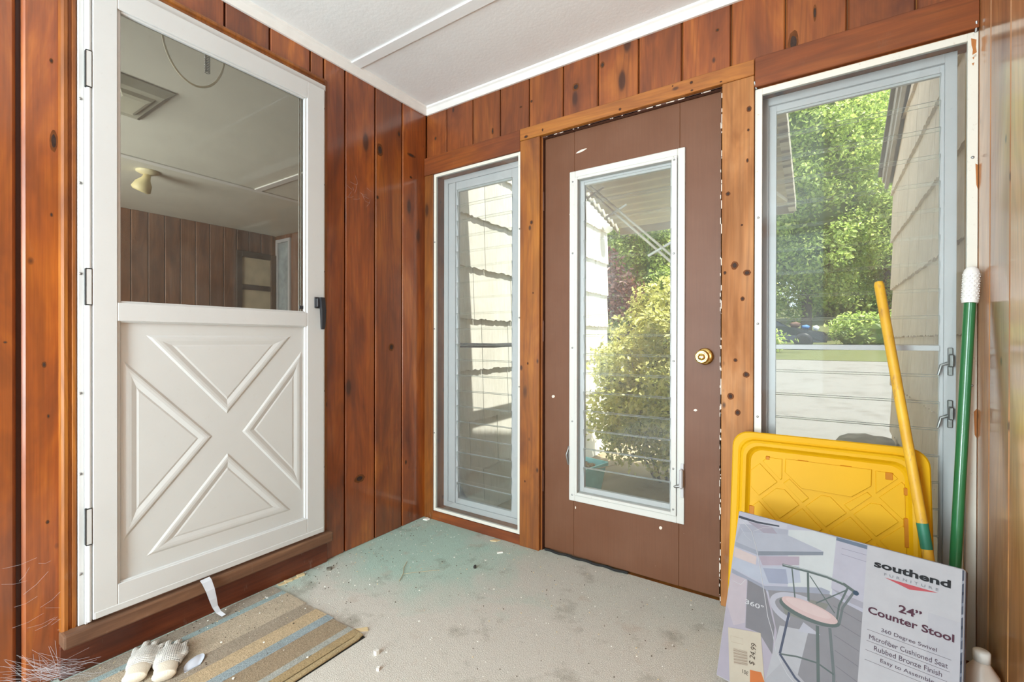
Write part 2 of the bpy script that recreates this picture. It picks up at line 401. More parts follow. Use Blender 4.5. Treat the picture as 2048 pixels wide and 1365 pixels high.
# crown moulding + ceiling batten
def crown(b, p0, p1, nrm):
    prof = [(0, -.038), (.010, -.038), (.016, -.030), (.026, -.014), (.034, -.008), (.036, 0), (0, 0)]
    p0, p1, n = Vector(p0), Vector(p1), Vector(nrm)
    b.loops([[p + n*a + Vector((0, 0, c)) for a, c in prof] for p in (p0, p1)], cap=True, capstart=True)
b = MB(); crown(b, (0, YB, ZC), (0, 0, ZC), (1, 0, 0)); b.build('trim_1', M['crown'], kind='structure', label='white crown moulding along the left wall', cat='trim')
b = MB(); crown(b, (0, 0, ZC), (XR, 0, ZC), (0, -1, 0)); b.build('trim_2', M['crown'], kind='structure', label='white crown moulding along the far wall', cat='trim')
b = MB(); crown(b, (XR, YB, ZC), (XR, 0, ZC), (-1, 0, 0)); b.build('trim_3', M['crown'], kind='structure', label='white crown moulding along the right wall', cat='trim')
b = MB(); b.box(.03, XR-.03, -.548, -.49, ZC-.007, ZC, bev=.003); b.build('trim_4', M['ceiling'], kind='structure', label='flat white batten across the ceiling seam', cat='trim')
# boards around the far wall openings
def trim(i, x0, x1, z0, z1, mat, label, y0=-.02, y1=.001, bev=.002, kn=()):
    b = MB(); b.box(x0, x1, y0, y1, z0, z1, 0, bev=bev); knots(b, 'y', y0, kn, 1, 2, i); b.build('trim_%d' % i, [M[mat], M['knot'], M['knot_halo']], kind='structure', label=label, cat='trim')
trim(5, 0.001, .6665, 1.992, 2.094, 'trim_x', 'brown pine header board over the narrow left window')
trim(6, .6675, 1.7155, 2.037, 2.096, 'trim_x2', 'honey coloured pine strip over the brown door', -.023, kn=[(1.191, 2.052, .0076, .0076), (1.49, 2.077, .0076, .0076), (1.492, 2.045, .0066, .0045), (.704, 2.050, .0133, .0085), (.799, 2.060, .0057, .0085), (1.416, 2.085, .0038, .0038), (1.60, 2.046, .0057, .0038)])
trim(7, 1.7165, XR-.001, 1.990, 2.101, 'trim_x', 'brown pine header board over the right window')
trim(8, .667, .781, 0, 2.0365, 'trim_z', 'pine casing board between the left window and the brown door', kn=[(.735, 1.62, .010, .012), (.715, .92, .006, .008), (.745, 1.27, .004, .006), (.70, .33, .005, .007)])
trim(9, 1.604, 1.7155, 0, 2.0365, 'trim_z2', 'knotty pine casing board right of the brown door', kn=[(1.698, 1.914, .0099, .0132), (1.696, 1.835, .0049, .0066), (1.693, 1.72, .0049, .0099), (1.626, 1.605, .0099, .0099), (1.65, 1.326, .0149, .0181), (1.693, 1.294, .0149, .0132), (1.678, 1.196, .0083, .0099), (1.691, .907, .0132, .0132), (1.637, .821, .0132, .0149), (1.662, .76, .0115, .0132), (1.654, .961, .0083, .0083), (1.65, .516, .0083, .0099), (1.616, 1.3, .0066, .0083), (1.675, 1.478, .0049, .0049), (1.661, .407, .0066, .0099)])
trim(10, .001, .067, 0, 1.9915, 'trim_z', 'narrow pine board in the corner beside the left window', -.016)
trim(11, .067, .6665, 0, .049, 'trim_x', 'chipped pine board under the left window', -.016)
# storm door casing
def case_prof(pts_list, idx, label):
    b = MB()
    for (a, c, up) in pts_list:
        a, c = Vector(a), Vector(c); d = (c-a).normalized(); side = Vector(up)
        prof = [(0, 0), (0, .016), (.004, .020), (.010, .020), (.013, .016), (.018, .016), (.022, .022), (.030, .022), (.036, .018), (.038, 0)]
        b.loops([[p + side*s + Vector((1, 0, 0))*h for s, h in prof] for p in (a, c)], cap=True, capstart=True, pr=random.random())
    b.build('trim_%d' % idx, M['trim_z'], kind='structure', label=label, cat='trim')
case_prof([((0, -1.534, .147), (0, -1.534, 2.243), (0, -1, 0))], 12, 'moulded pine casing on the hinge side of the storm door')
case_prof([((0, -1.534, 2.205), (0, -.682, 2.205), (0, 0, 1))], 13, 'moulded pine casing over the storm door')
b = MB(); b.box(0, .014, -.681, -.662, 0.10, 2.243, bev=.002); b.build('trim_14', M['trim_z'], kind='structure', label='thin pine casing on the handle side of the storm door', cat='trim')
b = MB(); b.box(0, .056, -1.573, -.659, .105, .149, bev=.006, seg=2); b.build('trim_15', M['sill'], kind='structure', label='worn rounded wooden sill under the storm door', cat='trim')
b = MB(); b.box(0, .016, -1.573, -.662, 0, .105, bev=.002); b.build('trim_16', M['trim_y'], kind='structure', label='dark stained kick board under the storm door sill', cat='trim')

# ================================================================== WINDOWS (louvered)
def louver_mesh(x0, x1, y, zb, h, tilt=R(9), t=.008):
    b = MB(); c, s = math.cos(tilt), math.sin(tilt)
    def P(u, v):  # u thickness, v height
        return (y + u*c + v*s*-1, zb + v*c + u*s)
    q = [P(-t/2, 0), P(t/2, 0), P(t/2, h), P(-t/2, h)]
    vs = [(x0, *a) for a in q] + [(x1, *a) for a in q]
    b.add(vs, [[0, 4, 7, 3], [1, 2, 6, 5]], 0); b.add(vs, [[0, 1, 5, 4], [3, 7, 6, 2], [0, 3, 2, 1], [4, 5, 6, 7]], 1)
    return b
def louvers(parent, x0, x1, y, z0, z1, pitch):
    n = max(1, round((z1-z0)/pitch)); h = (z1-z0)/n
    first = None
    for i in range(n):
        if first is None:
            first = louver_mesh(x0, x1, y, z0, h+.010).build('louver', [M['louver'], M['louver_edge']], parent)
        else:
            o = first.copy(); COL.objects.link(o); o.parent = parent; o.location = (0, 0, i*h)
def frame_rect(b, x0, x1, z0, z1, wdt, y0, y1, mat=0, bev=.001, bottom=None, top=None):
    bt = bottom or wdt; tp = top or wdt
    b.box(x0, x0+wdt, y0, y1, z0, z1, mat, bev=bev); b.box(x1-wdt, x1, y0, y1, z0, z1, mat, bev=bev)
    b.box(x0+wdt, x1-wdt, y0, y1, z0, z0+bt, mat, bev=bev); b.box(x0+wdt, x1-wdt, y0, y1, z1-tp, z1, mat, bev=bev)
def screws(parent, pts, axis, name='screw'):
    for p in pts:
        b = MB(); b.lathe([(.0045, 0), (.004, .0015), (.002, .0022)], p, axis, 8); b.build(name, M['steel'], parent)

# window 1
w1 = thing('window_1', (.367, 0, .05), 'narrow louvered window left of the brown door', 'window', kind='structure')
b = MB(); frame_rect(b, .069, .666, .051, 1.9905, .017, -.010, .004); b.build('stop_strip', M['strip_white'], w1, label='chipped white retaining strip')
b = MB(); b.box(.085, .650, -.004, -.001, .067, 1.975); b.build('storm_pane', M['pane'], w1, label='scratched clear plastic pane')
b = MB(); b.box(.07, .078, .004, .10, .05, 1.99); b.box(.659, .667, .004, .10, .05, 1.99); b.box(.078, .659, .004, .10, 1.982, 1.99); b.box(.078, .659, .004, .10, .05, .058)
b.build('jamb', M['trim_z'], w1)
b = MB(); frame_rect(b, .079, .658, .059, 1.981, .030, .066, .098); frame_rect(b, .109, .628, .089, 1.951, .073, .074, .092, bottom=.030, top=.056)
b.box(.152, .166, .066, .074, .09, 1.95)
b.build('louver_frame', M['alu'], w1, label='weathered aluminium louver frame')
louvers(w1, .178, .560, .083, .115, 1.895, .0875)
# window 2
w2 = thing('window_2', (2.02, 0, .05), 'tall louvered window right of the brown door, beside the corner', 'window', kind='structure')
b = MB(); frame_rect(b, 1.7175, XR-.001, .051, 1.984, .024, -.010, .004); b.build('stop_strip', M['strip_white'], w2, label='white retaining strip with flaked paint')
b = MB(); b.box(1.7405, 2.3005, -.004, -.001, .073, 1.962); b.build('storm_pane', M['pane'], w2, label='scratched clear plastic pane')
b = MB(); b.box(1.717, 1.725, .004, .10, .05, 1.984); b.box(2.314, 2.324, .004, .10, .05, 1.984); b.box(1.725, 2.314, .004, .10, 1.976, 1.984); b.box(1.725, 2.314, .004, .10, .05, .058)
b.build('jamb', M['trim_z'], w2)
b = MB(); frame_rect(b, 1.726, 2.290, .059, 1.975, .030, .066, .098, bottom=.03); frame_rect(b, 1.756, 2.276, .089, 1.945, .026, .078, .092, bottom=.03, top=.034)
b.box(1.783, 2.251, .070, .080, 1.004, 1.022, bev=.001)
b.build('louver_frame', M['alu'], w2, label='weathered aluminium louver frame with middle bar')
b = MB()
for pts in ([(2.306, 1.966), (2.318, 1.958), (2.317, 1.935), (2.319, 1.919), (2.309, 1.914), (2.310, 1.930), (2.307, 1.945)], [(2.309, 1.905), (2.314, 1.909), (2.312, 1.899)], [(2.317, 1.58), (2.3225, 1.575), (2.3225, 1.50), (2.319, 1.515)], [(2.316, .82), (2.3225, .83), (2.3225, .74), (2.318, .75)], [(2.308, 1.888), (2.314, 1.890), (2.311, 1.880)]):
    b.add([(x, -.0104, z) for x, z in pts][::-1], [list(range(len(pts)))])
b.build('bare_wood_patch', plain('bare_orange_wood', srgb(178, 112, 58), .8), w2, label='orange bare wood where the paint has flaked')
for z in (.97, .80):
    b = MB(); b.box(2.268, 2.281, .056, .066, z-.045, z+.045, bev=.002); b.box(2.267, 2.282, .040, .058, z-.018, z+.025, bev=.004)
    op = b.build('louver_operator', M['steel'], w2)
    b = MB(); b.tube([(2.268, .05, z-.005), (2.25, .045, z-.012), (2.243, .045, z-.045)], [.006, .005, .004], 8); b.build('crank', M['steel'], op)
louvers(w2, 1.782, 2.251, .090, .119, 1.005, .0875); louvers(w2, 1.782, 2.251, .090, 1.024, 1.91, .0875)
b = MB(); b.tube([(1.722, -.013, 1.984), (1.718, -.016, 2.002), (1.716, -.018, 2.012)], .004, 8); b.build('hook', M['steel'], w2, label='bent wire hook at the top left corner')
b = MB(); b.tube([(2.316, -.013, 1.98), (2.317, -.016, 2.0), (2.316, -.019, 2.01)], .004, 8); b.build('hook', M['steel'], w2, label='bent wire hook at the top right corner')
screws(w2, [(1.729, -.010, z) for z in (1.5, 1.1, .75)] + [(2.311, -.010, z) for z in (1.6, 1.1, .9)], (0, -1, 0))
screws(w1, [(.077, -.010, z) for z in (1.6, 1.1, .5)] + [(.658, -.010, z) for z in (1.6, 1.15, .8)], (0, -1, 0))

# ================================================================== DOOR 1 (brown, louvered glass)
d1 = thing('door_1', (.79, .02, .0), 'brown painted wooden door with a tall louvered glass panel', 'door', kind='structure')
Y0, Y1 = .020, .060
b = MB(); x0, x1, z0, z1 = .790, 1.596, .008, 2.030
gx0, gx1, gz0, gz1 = .950, 1.435, .30, 1.812
b.box(x0, gx0, Y0, Y1, z0, z1, bev=.002); b.box(gx1, x1, Y0, Y1, z0, z1, bev=.002)
b.box(gx0, gx1, Y0, Y1, z0, gz0, bev=.0012); b.box(gx0, gx1, Y0, Y1, gz1, z1, bev=.0012)
b.build('door_slab', M['brown'], d1)
b = MB(); frame_rect(b, .928, 1.458, .272, 1.838, .030, Y0-.008, Y0, bev=.002); frame_rect(b, .958, 1.428, .302, 1.808, .014, Y0-.014, Y0+.02, bev=.002)
b.box(1.405, 1.428, Y0-.016, Y0-.002, .302, 1.80, bev=.002)
b.build('glass_frame', M['alu_door'], d1, label='dull aluminium frame around the glass')
b = MB(); frame_rect(b, .962, 1.424, .305, 1.805, .032, .040, .058, bev=.001); b.build('louver_frame', M['alu'], d1)
b = MB(); b.box(.970, 1.412, .0225, .0255, .312, 1.798); b.build('inner_pane', M['pane'], d1)
louvers(d1, .992, 1.395, .052, .335, 1.775, .090)
kb = MB(); kb.lathe([(.034, 0), (.034, .003), (.030, .007), (.022, .010), (.014, .012), (.012, .030), (.016, .036), (.024, .044), (.0275, .054), (.0265, .062), (.021, .066), (.019, .0645), (.012, .0645), (.011, .067), (.0, .067)], (1.536, Y0, .972), (0, -1, 0), 32)
kn = kb.build('door_knob', M['brass'], d1, label='polished brass knob')
b = MB(); b.box(1.5275, 1.5445, Y0-.0705, Y0-.066, .9695, .9745, bev=.001); b.build('thumb_turn', M['brass'], kn)
for z, h in ((1.72, .09), (1.08, .10), (.34, .10)):
    b = MB(); b.tube([(.7855, .010, z-h/2), (.7855, .010, z+h/2)], .006, 10); b.tube([(.7855, .010, z+h/2), (.7855, .010, z+h/2+.008)], [.0045, .003], 8)
    b.box(.780, .7855, .009, .017, z-h/2, z+h/2); b.build('hinge', M['brown_dark'], d1)
b = MB(); b.box(1.445, 1.457, Y0-.014, Y0-.008, .385, .525, bev=.001); b.box(1.442, 1.457, Y0-.034, Y0-.014, .425, .505, bev=.005)
op = b.build('louver_operator', M['alu'], d1)
b = MB(); b.tube([(1.444, Y0-.026, .435), (1.43, Y0-.030, .432), (1.424, Y0-.034, .430)], [.007, .006, .005], 8); b.build('crank', M['steel'], op)
b = MB(); b.box(.922, .930, Y0-.012, Y0, .44, .53, bev=.002); b.tube([(.926, Y0-.01, .52), (.921, Y0-.022, .49), (.926, Y0-.012, .445)], .004, 8); b.build('screen_latch', M['steel'], d1)
screws(d1, [(.945, Y0-.008, z) for z in (1.79, 1.45, 1.0, .65, .30)] + [(1.416, Y0-.016, z) for z in (1.79, 1.40, .95, .50, .33)], (0, -1, 0))
b = MB()
for (x, z, a, c) in ((.985, 1.93, .040, .004), (.93, 1.64, .010, .003), (.838, .76, .012, .006), (1.50, .75, .010, .004), (1.36, .235, .010, .006), (.96, .24, .004, .006)):
    pts = [(x+a*math.cos(t)*.6*(1+.3*random.random()), Y0-.0008, z+c*math.sin(t)*(1+.4*random.random())+a*math.cos(t)*.12) for t in np.linspace(0, 2*math.pi, 10)[:-1]]
    b.add(pts, [list(range(len(pts)))])
for k in range(40):   # flaking along the latch edge
    z = .02 + 1.9*random.random()**2; h = .006+.02*random.random(); b.box(1.592, 1.5968, Y0-.0012, Y0+.002, z, z+h, pr=.5)
b.build('flaked_paint', M['chip'], d1, label='pale flakes of missing paint')
# door stop / jamb strip with old white paint
b = MB(); b.box(.7875, 1.6035, -.004, .016, 2.029, 2.0365, bev=.001); b.box(1.5975, 1.6035, .0, .03, 0, 2.03, bev=.001); b.box(.7815, .788, .004, .03, 0, 2.03, bev=.001)
b.build('trim_17', M['strip_white'] if False else M['brown_dark'], kind='structure', label='dark door stop around the brown door', cat='trim')
b = MB()
for k in range(44):
    x = .80 + .79*random.random(); b.box(x, x+.02+.05*random.random(), -.0055, -.003, 2.0295, 2.0325, pr=.5)
for k in range(60):
    z = 2.0*random.random(); b.box(1.5985, 1.6020, -.0018, .0005, z, z+.02+.08*random.random(), pr=.5)
b.build('trim_18', M['chip'], kind='structure', label='broken line of old cream paint around the door opening', cat='trim')
b = MB(); b.tube([(.80 + .02*i, .006+.004*math.sin(i*1.3), .006) for i in range(22)], .006, 8); b.build('trim_19', M['darkgap'], kind='structure', label='dark weatherstrip curling under the brown door', cat='trim')

# ================================================================== DOOR 2 (white storm door)
d2 = thing('door_2', (0, -1.1, .15), 'white aluminium storm door with glass above a crossbuck panel', 'door', kind='structure')
b = MB()
b.box(0, .026, -1.533, -1.519, .150, 2.205, bev=.0015); b.box(0, .032, -1.519, -1.511, .150, 2.205, bev=.0015)
b.box(0, .030, -1.533, -.683, 2.180, 2.205, bev=.0015); b.box(0, .026, -.697, -.683, .150, 2.205, bev=.0015)
b.build('mounting_frame', M['storm_white'], d2)
b = MB(); b.tube([(.036, -1.510, .158), (.036, -1.510, 2.178)], .0065, 10); b.build('hinge_rail', M['storm_white'], d2)
for z in (.455, 1.20, 1.875):
    b = MB(); b.box(.028, .0445, -1.5185, -1.5055, z-.055, z+.055, 0, bev=.001)
    hg = b.build('hinge', M['storm_white'], d2)
    b = MB()
    for dz in (-.056, .056): b.box(.030, .0445, -1.519, -1.505, z+dz-.0012, z+dz+.0012)
    b.box(.030, .0448, -1.5195, -1.5185, z-.056, z+.056); b.build('hinge_gap', M['darkgap'], hg)
X0, X1 = .010, .044
b = MB()
b.box(X0, X1, -1.503, -1.442, .160, 2.176, bev=.002); b.box(X0, X1, -.782, -.699, .160, 2.176, bev=.002)
b.box(X0, X1, -1.442, -.782, 2.102, 2.176, bev=.002); b.box(X0, X1, -1.442, -.782, 1.096, 1.156, bev=.002); b.box(X0, X1, -1.442, -.782, .160, .246, bev=.002)
# stepped inner beads round glass and panel
def ring_x(b, y0, y1, z0, z1, wd, xa, xb, bev=.001):
    b.box(xa, xb, y0, y0+wd, z0, z1, bev=bev); b.box(xa, xb, y1-wd, y1, z0, z1, bev=bev)
    b.box(xa, xb, y0+wd, y1-wd, z0, z0+wd, bev=bev); b.box(xa, xb, y0+wd, y1-wd, z1-wd, z1, bev=bev)
ring_x(b, -1.444, -.780, 1.150, 2.108, .012, .02, .0375, .002); ring_x(b, -1.444, -.780, .240, 1.102, .010, .012, .038, .002)
b.box(.04, .0455, -1.50, -.70, .160, .182, bev=.002)
b.build('door_frame', M['storm_white'], d2)
b = MB(); b.box(.022, .026, -1.435, -.789, 1.158, 2.10); b.build('glass_pane', M['storm_pane'], d2)
b = MB()
for yy in (-.806, -.798): b.box(.016, .0215, yy-.0022, yy+.0022, 1.16, 2.098, bev=.0005)
b.build('sash_track', M['alu_door'], d2)
b = MB(); b.box(.0265, .031, -.812, -.794, 1.172, 1.186, bev=.001); b.build('sash_clip', M['black'], d2)
b = MB(); b.box(.014, .030, -1.436, -.788, .248, 1.094)
def inset(tri, d):
    A, B, C = [Vector(q) for q in tri]; a, bb, c = (B-C).length, (C-A).length, (A-B).length
    I = (a*A + bb*B + c*C)/(a+bb+c); s = (a+bb+c)/2; area_ = math.sqrt(max(1e-9, s*(s-a)*(s-bb)*(s-c))); r = area_/s
    return [I + (q-I)*(r-d)/r for q in (A, B, C)]
tris = [[(-1.364, 1.052), (-.850, 1.052), (-1.107, .752)], [(-1.424, .968), (-1.424, .376), (-1.158, .674)],
        [(-.803, .984), (-.803, .372), (-1.051, .674)], [(-1.105, .600), (-1.362, .302), (-.850, .302)]]
for t3 in tris:
    lp = []
    for d, x in ((0, .0300), (.007, .0330), (.013, .0336), (.021, .0332), (.035, .0303), (.041, .0316), (.047, .0316)):
        lp.append([(x, q.x, q.y) for q in inset(t3, d)])
    a = (Vector(t3[1])-Vector(t3[0])).cross(Vector(t3[2])-Vector(t3[0]))
    if a < 0 if isinstance(a, float) else False: lp = [l[::-1] for l in lp]
    b.loops(lp)
b.build('crossbuck_panel', M['panel_white'], d2, label='moulded white panel with a raised X')
b = MB(); b.box(.044, .050, -.750, -.722, 1.178, 1.228, bev=.002); b.box(.050, .066, -.748, -.726, 1.182, 1.222, bev=.003)
hd = b.build('door_handle', M['black'], d2, label='black lever handle')
b = MB()
b.loops([[(x0, y-w_, z), (x0+t_, y-w_, z), (x0+t_, y+w_, z), (x0, y+w_, z)] for x0, t_, y, w_, z in
         ((.062, .016, -.728, .010, 1.226), (.062, .018, -.726, .010, 1.20), (.064, .018, -.725, .010, 1.17), (.066, .016, -.725, .009, 1.13), (.068, .013, -.726, .008, 1.095), (.069, .010, -.727, .006, 1.083))], capstart=True)
b.build('lever', M['black'], hd)
screws(d2, [(.026, -1.527, z) for z in (.31, .62, .87, 1.24, 1.52, 1.78)] + [(.026, -.689, z) for z in (.45, .8, 1.35, 1.75, 2.1)], (1, 0, 0))

# ================================================================== ROOM BEYOND THE STORM DOOR
b = MB(); b.box(-4.0, -.11, -3.0, 1.25, -.05, .10); b.build('floor_room', plain('dim_room_floor', srgb(120, 104, 88), .7), kind='structure', label='floor of the room behind the storm door', cat='floor')
b = MB(); b.box(-4.0, -.0, -3.1, 1.35, 2.352, 2.40); b.build('ceiling_room', plain('grey_room_ceiling', srgb(222, 221, 208), .8, var=.04, scale=3), kind='structure', label='ceiling of the room behind the storm door', cat='ceiling')
b = MB(); planks(b, 'x', -3.86, .02, [-3.0 + .145*i for i in range(30)], .1, 2.352, 1, .006, .005); b.box(-3.95, -3.88, -3.0, 1.4, .1, 2.352)
b.build('wall_room_far', M['wood_room'], kind='structure', label='brown panelled far wall of the room behind the storm door', cat='wall')
b = MB(); planks(b, 'y', 1.25, .02, [-3.53 + .145*i for i in range(25)], .1, 2.352, -1, .006, .005)
b.box(-3.53, -.11, 1.271, 1.34, .1, 2.352); b.box(-3.86, -3.53, 1.25, 1.27, .1, .7); b.box(-3.86, -3.53, 1.25, 1.27, 2.30, 2.352)
b.build('wall_room_right', M['wood_room'], kind='structure', label='panelled right wall of the room behind the storm door', cat='wall')
b = MB(); b.box(-4.0, -.11, -3.08, -3.0, .1, 2.40); b.build('wall_room_left', M['wood_room'], kind='structure', label='panelled left wall of the room behind the storm door', cat='wall')
b = MB(); b.box(-2.24, -2.18, -2.9, 1.24, 2.342, 2.352, bev=.003); b.build('trim_20', M['crown'], kind='structure', label='batten along the ceiling of the far room', cat='trim')
b = MB(); b.box(-2.18, -.13, .12, .18, 2.342, 2.352, bev=.003); b.build('trim_21', M['crown'], kind='structure', label='batten crossing the ceiling of the far room', cat='trim')
w3 = thing('window_3', (-3.69, 1.25, .7), 'bright louvered window in the corner of the room behind the storm door', 'window', kind='structure')
b = MB(); frame_rect(b, -3.855, -3.535, .7, 2.30, .04, 1.235, 1.268); b.build('window_frame', M['alu'], w3)
b = MB(); b.box(-3.815, -3.575, 1.25, 1.254, .74, 2.26); b.build('window_pane', glass('frosted_pane', (.5, .54, .6), dust=.35), w3)
dr = thing('door_3', (-3.85, 1.0, .10), 'dark framed door with pale panels in the room behind the storm door', 'door', kind='structure')
b = MB()
for y0, y1, z0, z1 in ((.755, .815, .1, 2.10), (1.165, 1.225, .1, 2.10), (.815, 1.165, 2.03, 2.10), (.815, 1.165, 1.64, 1.70), (.815, 1.165, .1, .9)): b.box(-3.86, -3.825, y0, y1, z0, z1, bev=.003)
b.build('door_frame', plain('dark_door_wood', srgb(84, 66, 54), .6), dr)
b = MB(); b.box(-3.858, -3.845, .815, 1.165, .9, 1.64); b.box(-3.858, -3.845, .815, 1.165, 1.70, 2.03); b.build('pale_panel', plain('pale_panel_paint', srgb(196, 180, 152), .6), dr)
# square ceiling light, lamp holder, cord, spring
cl = thing('ceiling_light', (-1.2, -1.05, 2.352), 'square ceiling light seen through the storm door glass', 'ceiling light')
b = MB()
q = lambda h, z: [(-1.2-h, -1.05-h*.5, z), (-1.2+h, -1.05-h*.5, z), (-1.2+h, -1.05+h*.5, z), (-1.2-h, -1.05+h*.5, z)]
b.loops([q(.26, 2.352), q(.26, 2.345), q(.20, 2.325), q(.15, 2.325)]); b.build('light_housing', plain('cream_fixture', srgb(176, 174, 156), .6), cl)
b = MB(); b.loops([q(.15, 2.3255), q(.13, 2.312), q(.10, 2.308)]); b.build('light_diffuser', plain('aged_diffuser', srgb(200, 198, 178), .5), cl)
lh = thing('lamp_holder', (-2.45, -.56, 2.352), 'round porcelain lamp holder with a tilted shade on the far room ceiling', 'lamp')
b = MB(); b.lathe([(.075, 0), (.075, -.010), (.05, -.022), (.03, -.03)], (-2.45, -.56, 2.352), (0, 0, 1), 24); b.build('ceiling_plate', plain('cream_porcelain', srgb(226, 216, 176), .4), lh)
b = MB(); b.lathe([(.02, -.01), (.03, .03), (.055, .07), (.065, .12), (.05, .135)], (-2.45, -.56, 2.318), (-.35, -.25, -.9), 24); b.build('lamp_shade', plain('ivory_shade', srgb(224, 210, 160), .5), lh)
b = MB(); pts = [(-.15, -1.25+.03*math.sin(0), 2.22)]
pts = [(-.15, -1.145+.098*math.sin(t)+.008*t, 2.215-.165*math.cos(t)) for t in np.linspace(-1.50, 1.50, 33)]
b.tube(pts, .0042, 8); b.build('hanging_cord', plain('cream_cord', srgb(240, 238, 214), .9), label='cream looped cord hanging behind the storm door glass', cat='cord')
b = MB(); b.tube([(-.15+.009*math.cos(t), -1.10+.009*math.sin(t), 2.12+.08*t/(2*math.pi*12)) for t in np.linspace(0, 2*math.pi*12, 145)], .0016, 5); b.build('coil_spring', M['steel'], label='small coil spring hanging behind the storm door glass', cat='spring')

# ================================================================== THINGS ON THE FLOOR
def fabric(name, col, var=.36, sc=190):
    t = NT(name); v = t.obj(); n = t.noise(v, sc, 3, .8); n2 = t.noise(v, 18, 5, .7)
    c = t.mix(t.ramp(n, [(.25, 0), (.75, 1)]), tuple(k*(1-var) for k in col), tuple(min(1, k*(1+var)) for k in col))
    c = t.mix(t.ramp(n2, [(.5, 0), (.8, .45)]), c, srgb(130, 122, 104))
    return t.end(t.principled(c, .95, 0, t.bump(n, .8, .006), spec=.1))
mt = thing('doormat', (.33, -1.33, .0), 'striped brown, tan and blue doormat in front of the storm door', 'mat')
stripes = [(.034, .098, (150, 140, 126)), (.098, .126, (142, 158, 158)), (.126, .258, (172, 158, 138)), (.258, .326, (148, 136, 120)),
           (.326, .394, (176, 156, 126)), (.394, .434, (140, 152, 156)), (.434, .522, (146, 130, 108)), (.522, .549, (156, 158, 152)), (.549, .584, (158, 138, 104))]
mats = [fabric('mat_stripe_%d' % i, tuple(min(1, q*1.25) for q in srgb(*c))) for i, (a, c0, c) in enumerate(stripes)]
b = MB()
for i, (x0, x1, c) in enumerate(stripes):
    b.box(x0, x1, -1.75, -.924-.004*math.sin(x0*30), .001, .0075 + .0006*(i % 2), i, .5)
b.build('striped_pile', mats, mt)
b = MB(); b.tube([(.600, -1.75, .0058), (.600, -1.2, .0058), (.599, -.95, .0058), (.592, -.926, .0058)], [.0115]*4, 10)
bo = b.build('bound_edge', fabric('tan_mat_binding', srgb(184, 164, 126)), mt, label='tan bound edge')
bo.scale = (1, 1, .5); bo.location = (0, 0, .003)
b = MB(); b.box(.585, .612, -1.75, -.922, .0004, .002); b.build('rubber_backing', M['darkgap'], mt)

# knitted gloves
def remesh(b, voxel, name, mats, parent, smooth=6, **kw):
    o = b.build('tmp', mats, None, local=True)
    m = o.modifiers.new('r', 'REMESH'); m.mode = 'VOXEL'; m.voxel_size = voxel
    m2 = o.modifiers.new('s', 'SMOOTH'); m2.iterations = smooth; m2.factor = .5
    bpy.context.view_layer.update()
    me = bpy.data.meshes.new_from_object(o.evaluated_get(bpy.context.evaluated_depsgraph_get()))
    bpy.data.objects.remove(o); me.name = name
    for p in me.polygons: p.use_smooth = True
    n = bpy.data.objects.new(name, me); COL.objects.link(n); n.parent = parent
    return tag(n, **kw)
def capsule(b, p0, p1, r0, r1, flat=.55):
    P0, P1 = Vector(p0), Vector(p1); d = (P1-P0)
    pts = [P0 - d.normalized()*r0*.8, P0 - d.normalized()*r0*.4, P0, P0.lerp(P1, .5), P1, P1 + d.normalized()*r1*.5, P1 + d.normalized()*r1*.9]
    rr = [r0*.5, r0*.85, r0, (r0+r1)/2, r1, r1*.82, r1*.4]
    t = MB(); t.tube(pts, rr, 12)
    zc = (P0.z+P1.z)/2
    b.add([(v[0], v[1], zc + (v[2]-zc)*flat) for v in t.v], t.f)
def glove_mat(name, dots):
    t = NT(name); v = t.obj()
    n = t.noise(v, 420, 2); base = t.mix(t.ramp(n, [(.3, 0), (.7, 1)]), srgb(196, 192, 184), srgb(232, 229, 222))
    br = t.new('ShaderNodeTexWave', wave_type='BANDS', bands_direction='X'); br.inputs['Scale'].default_value = 55; t.put(br.inputs['Vector'], v)
    br2 = t.new('ShaderNodeTexWave', wave_type='BANDS', bands_direction='Y'); br2.inputs['Scale'].default_value = 55; t.put(br2.inputs['Vector'], v)
    d = t.math('MULTIPLY', t.ramp(br.outputs['Fac'], [(.45, 0), (.6, 1)]), t.ramp(br2.outputs['Fac'], [(.45, 0), (.6, 1)]))
    patch = t.ramp(t.noise(v, 14, 2), [(.42, 0), (.5, 1)])
    c = t.mix(t.math('MULTIPLY', t.math('MULTIPLY', d, patch), dots), base, srgb(70, 66, 62))
    return t.end(t.principled(c, .95, 0, t.bump(br2.outputs['Fac'], .5, .004), spec=.1))
GM = glove_mat('dotted_knit', .9); GM2 = glove_mat('knit', .35)
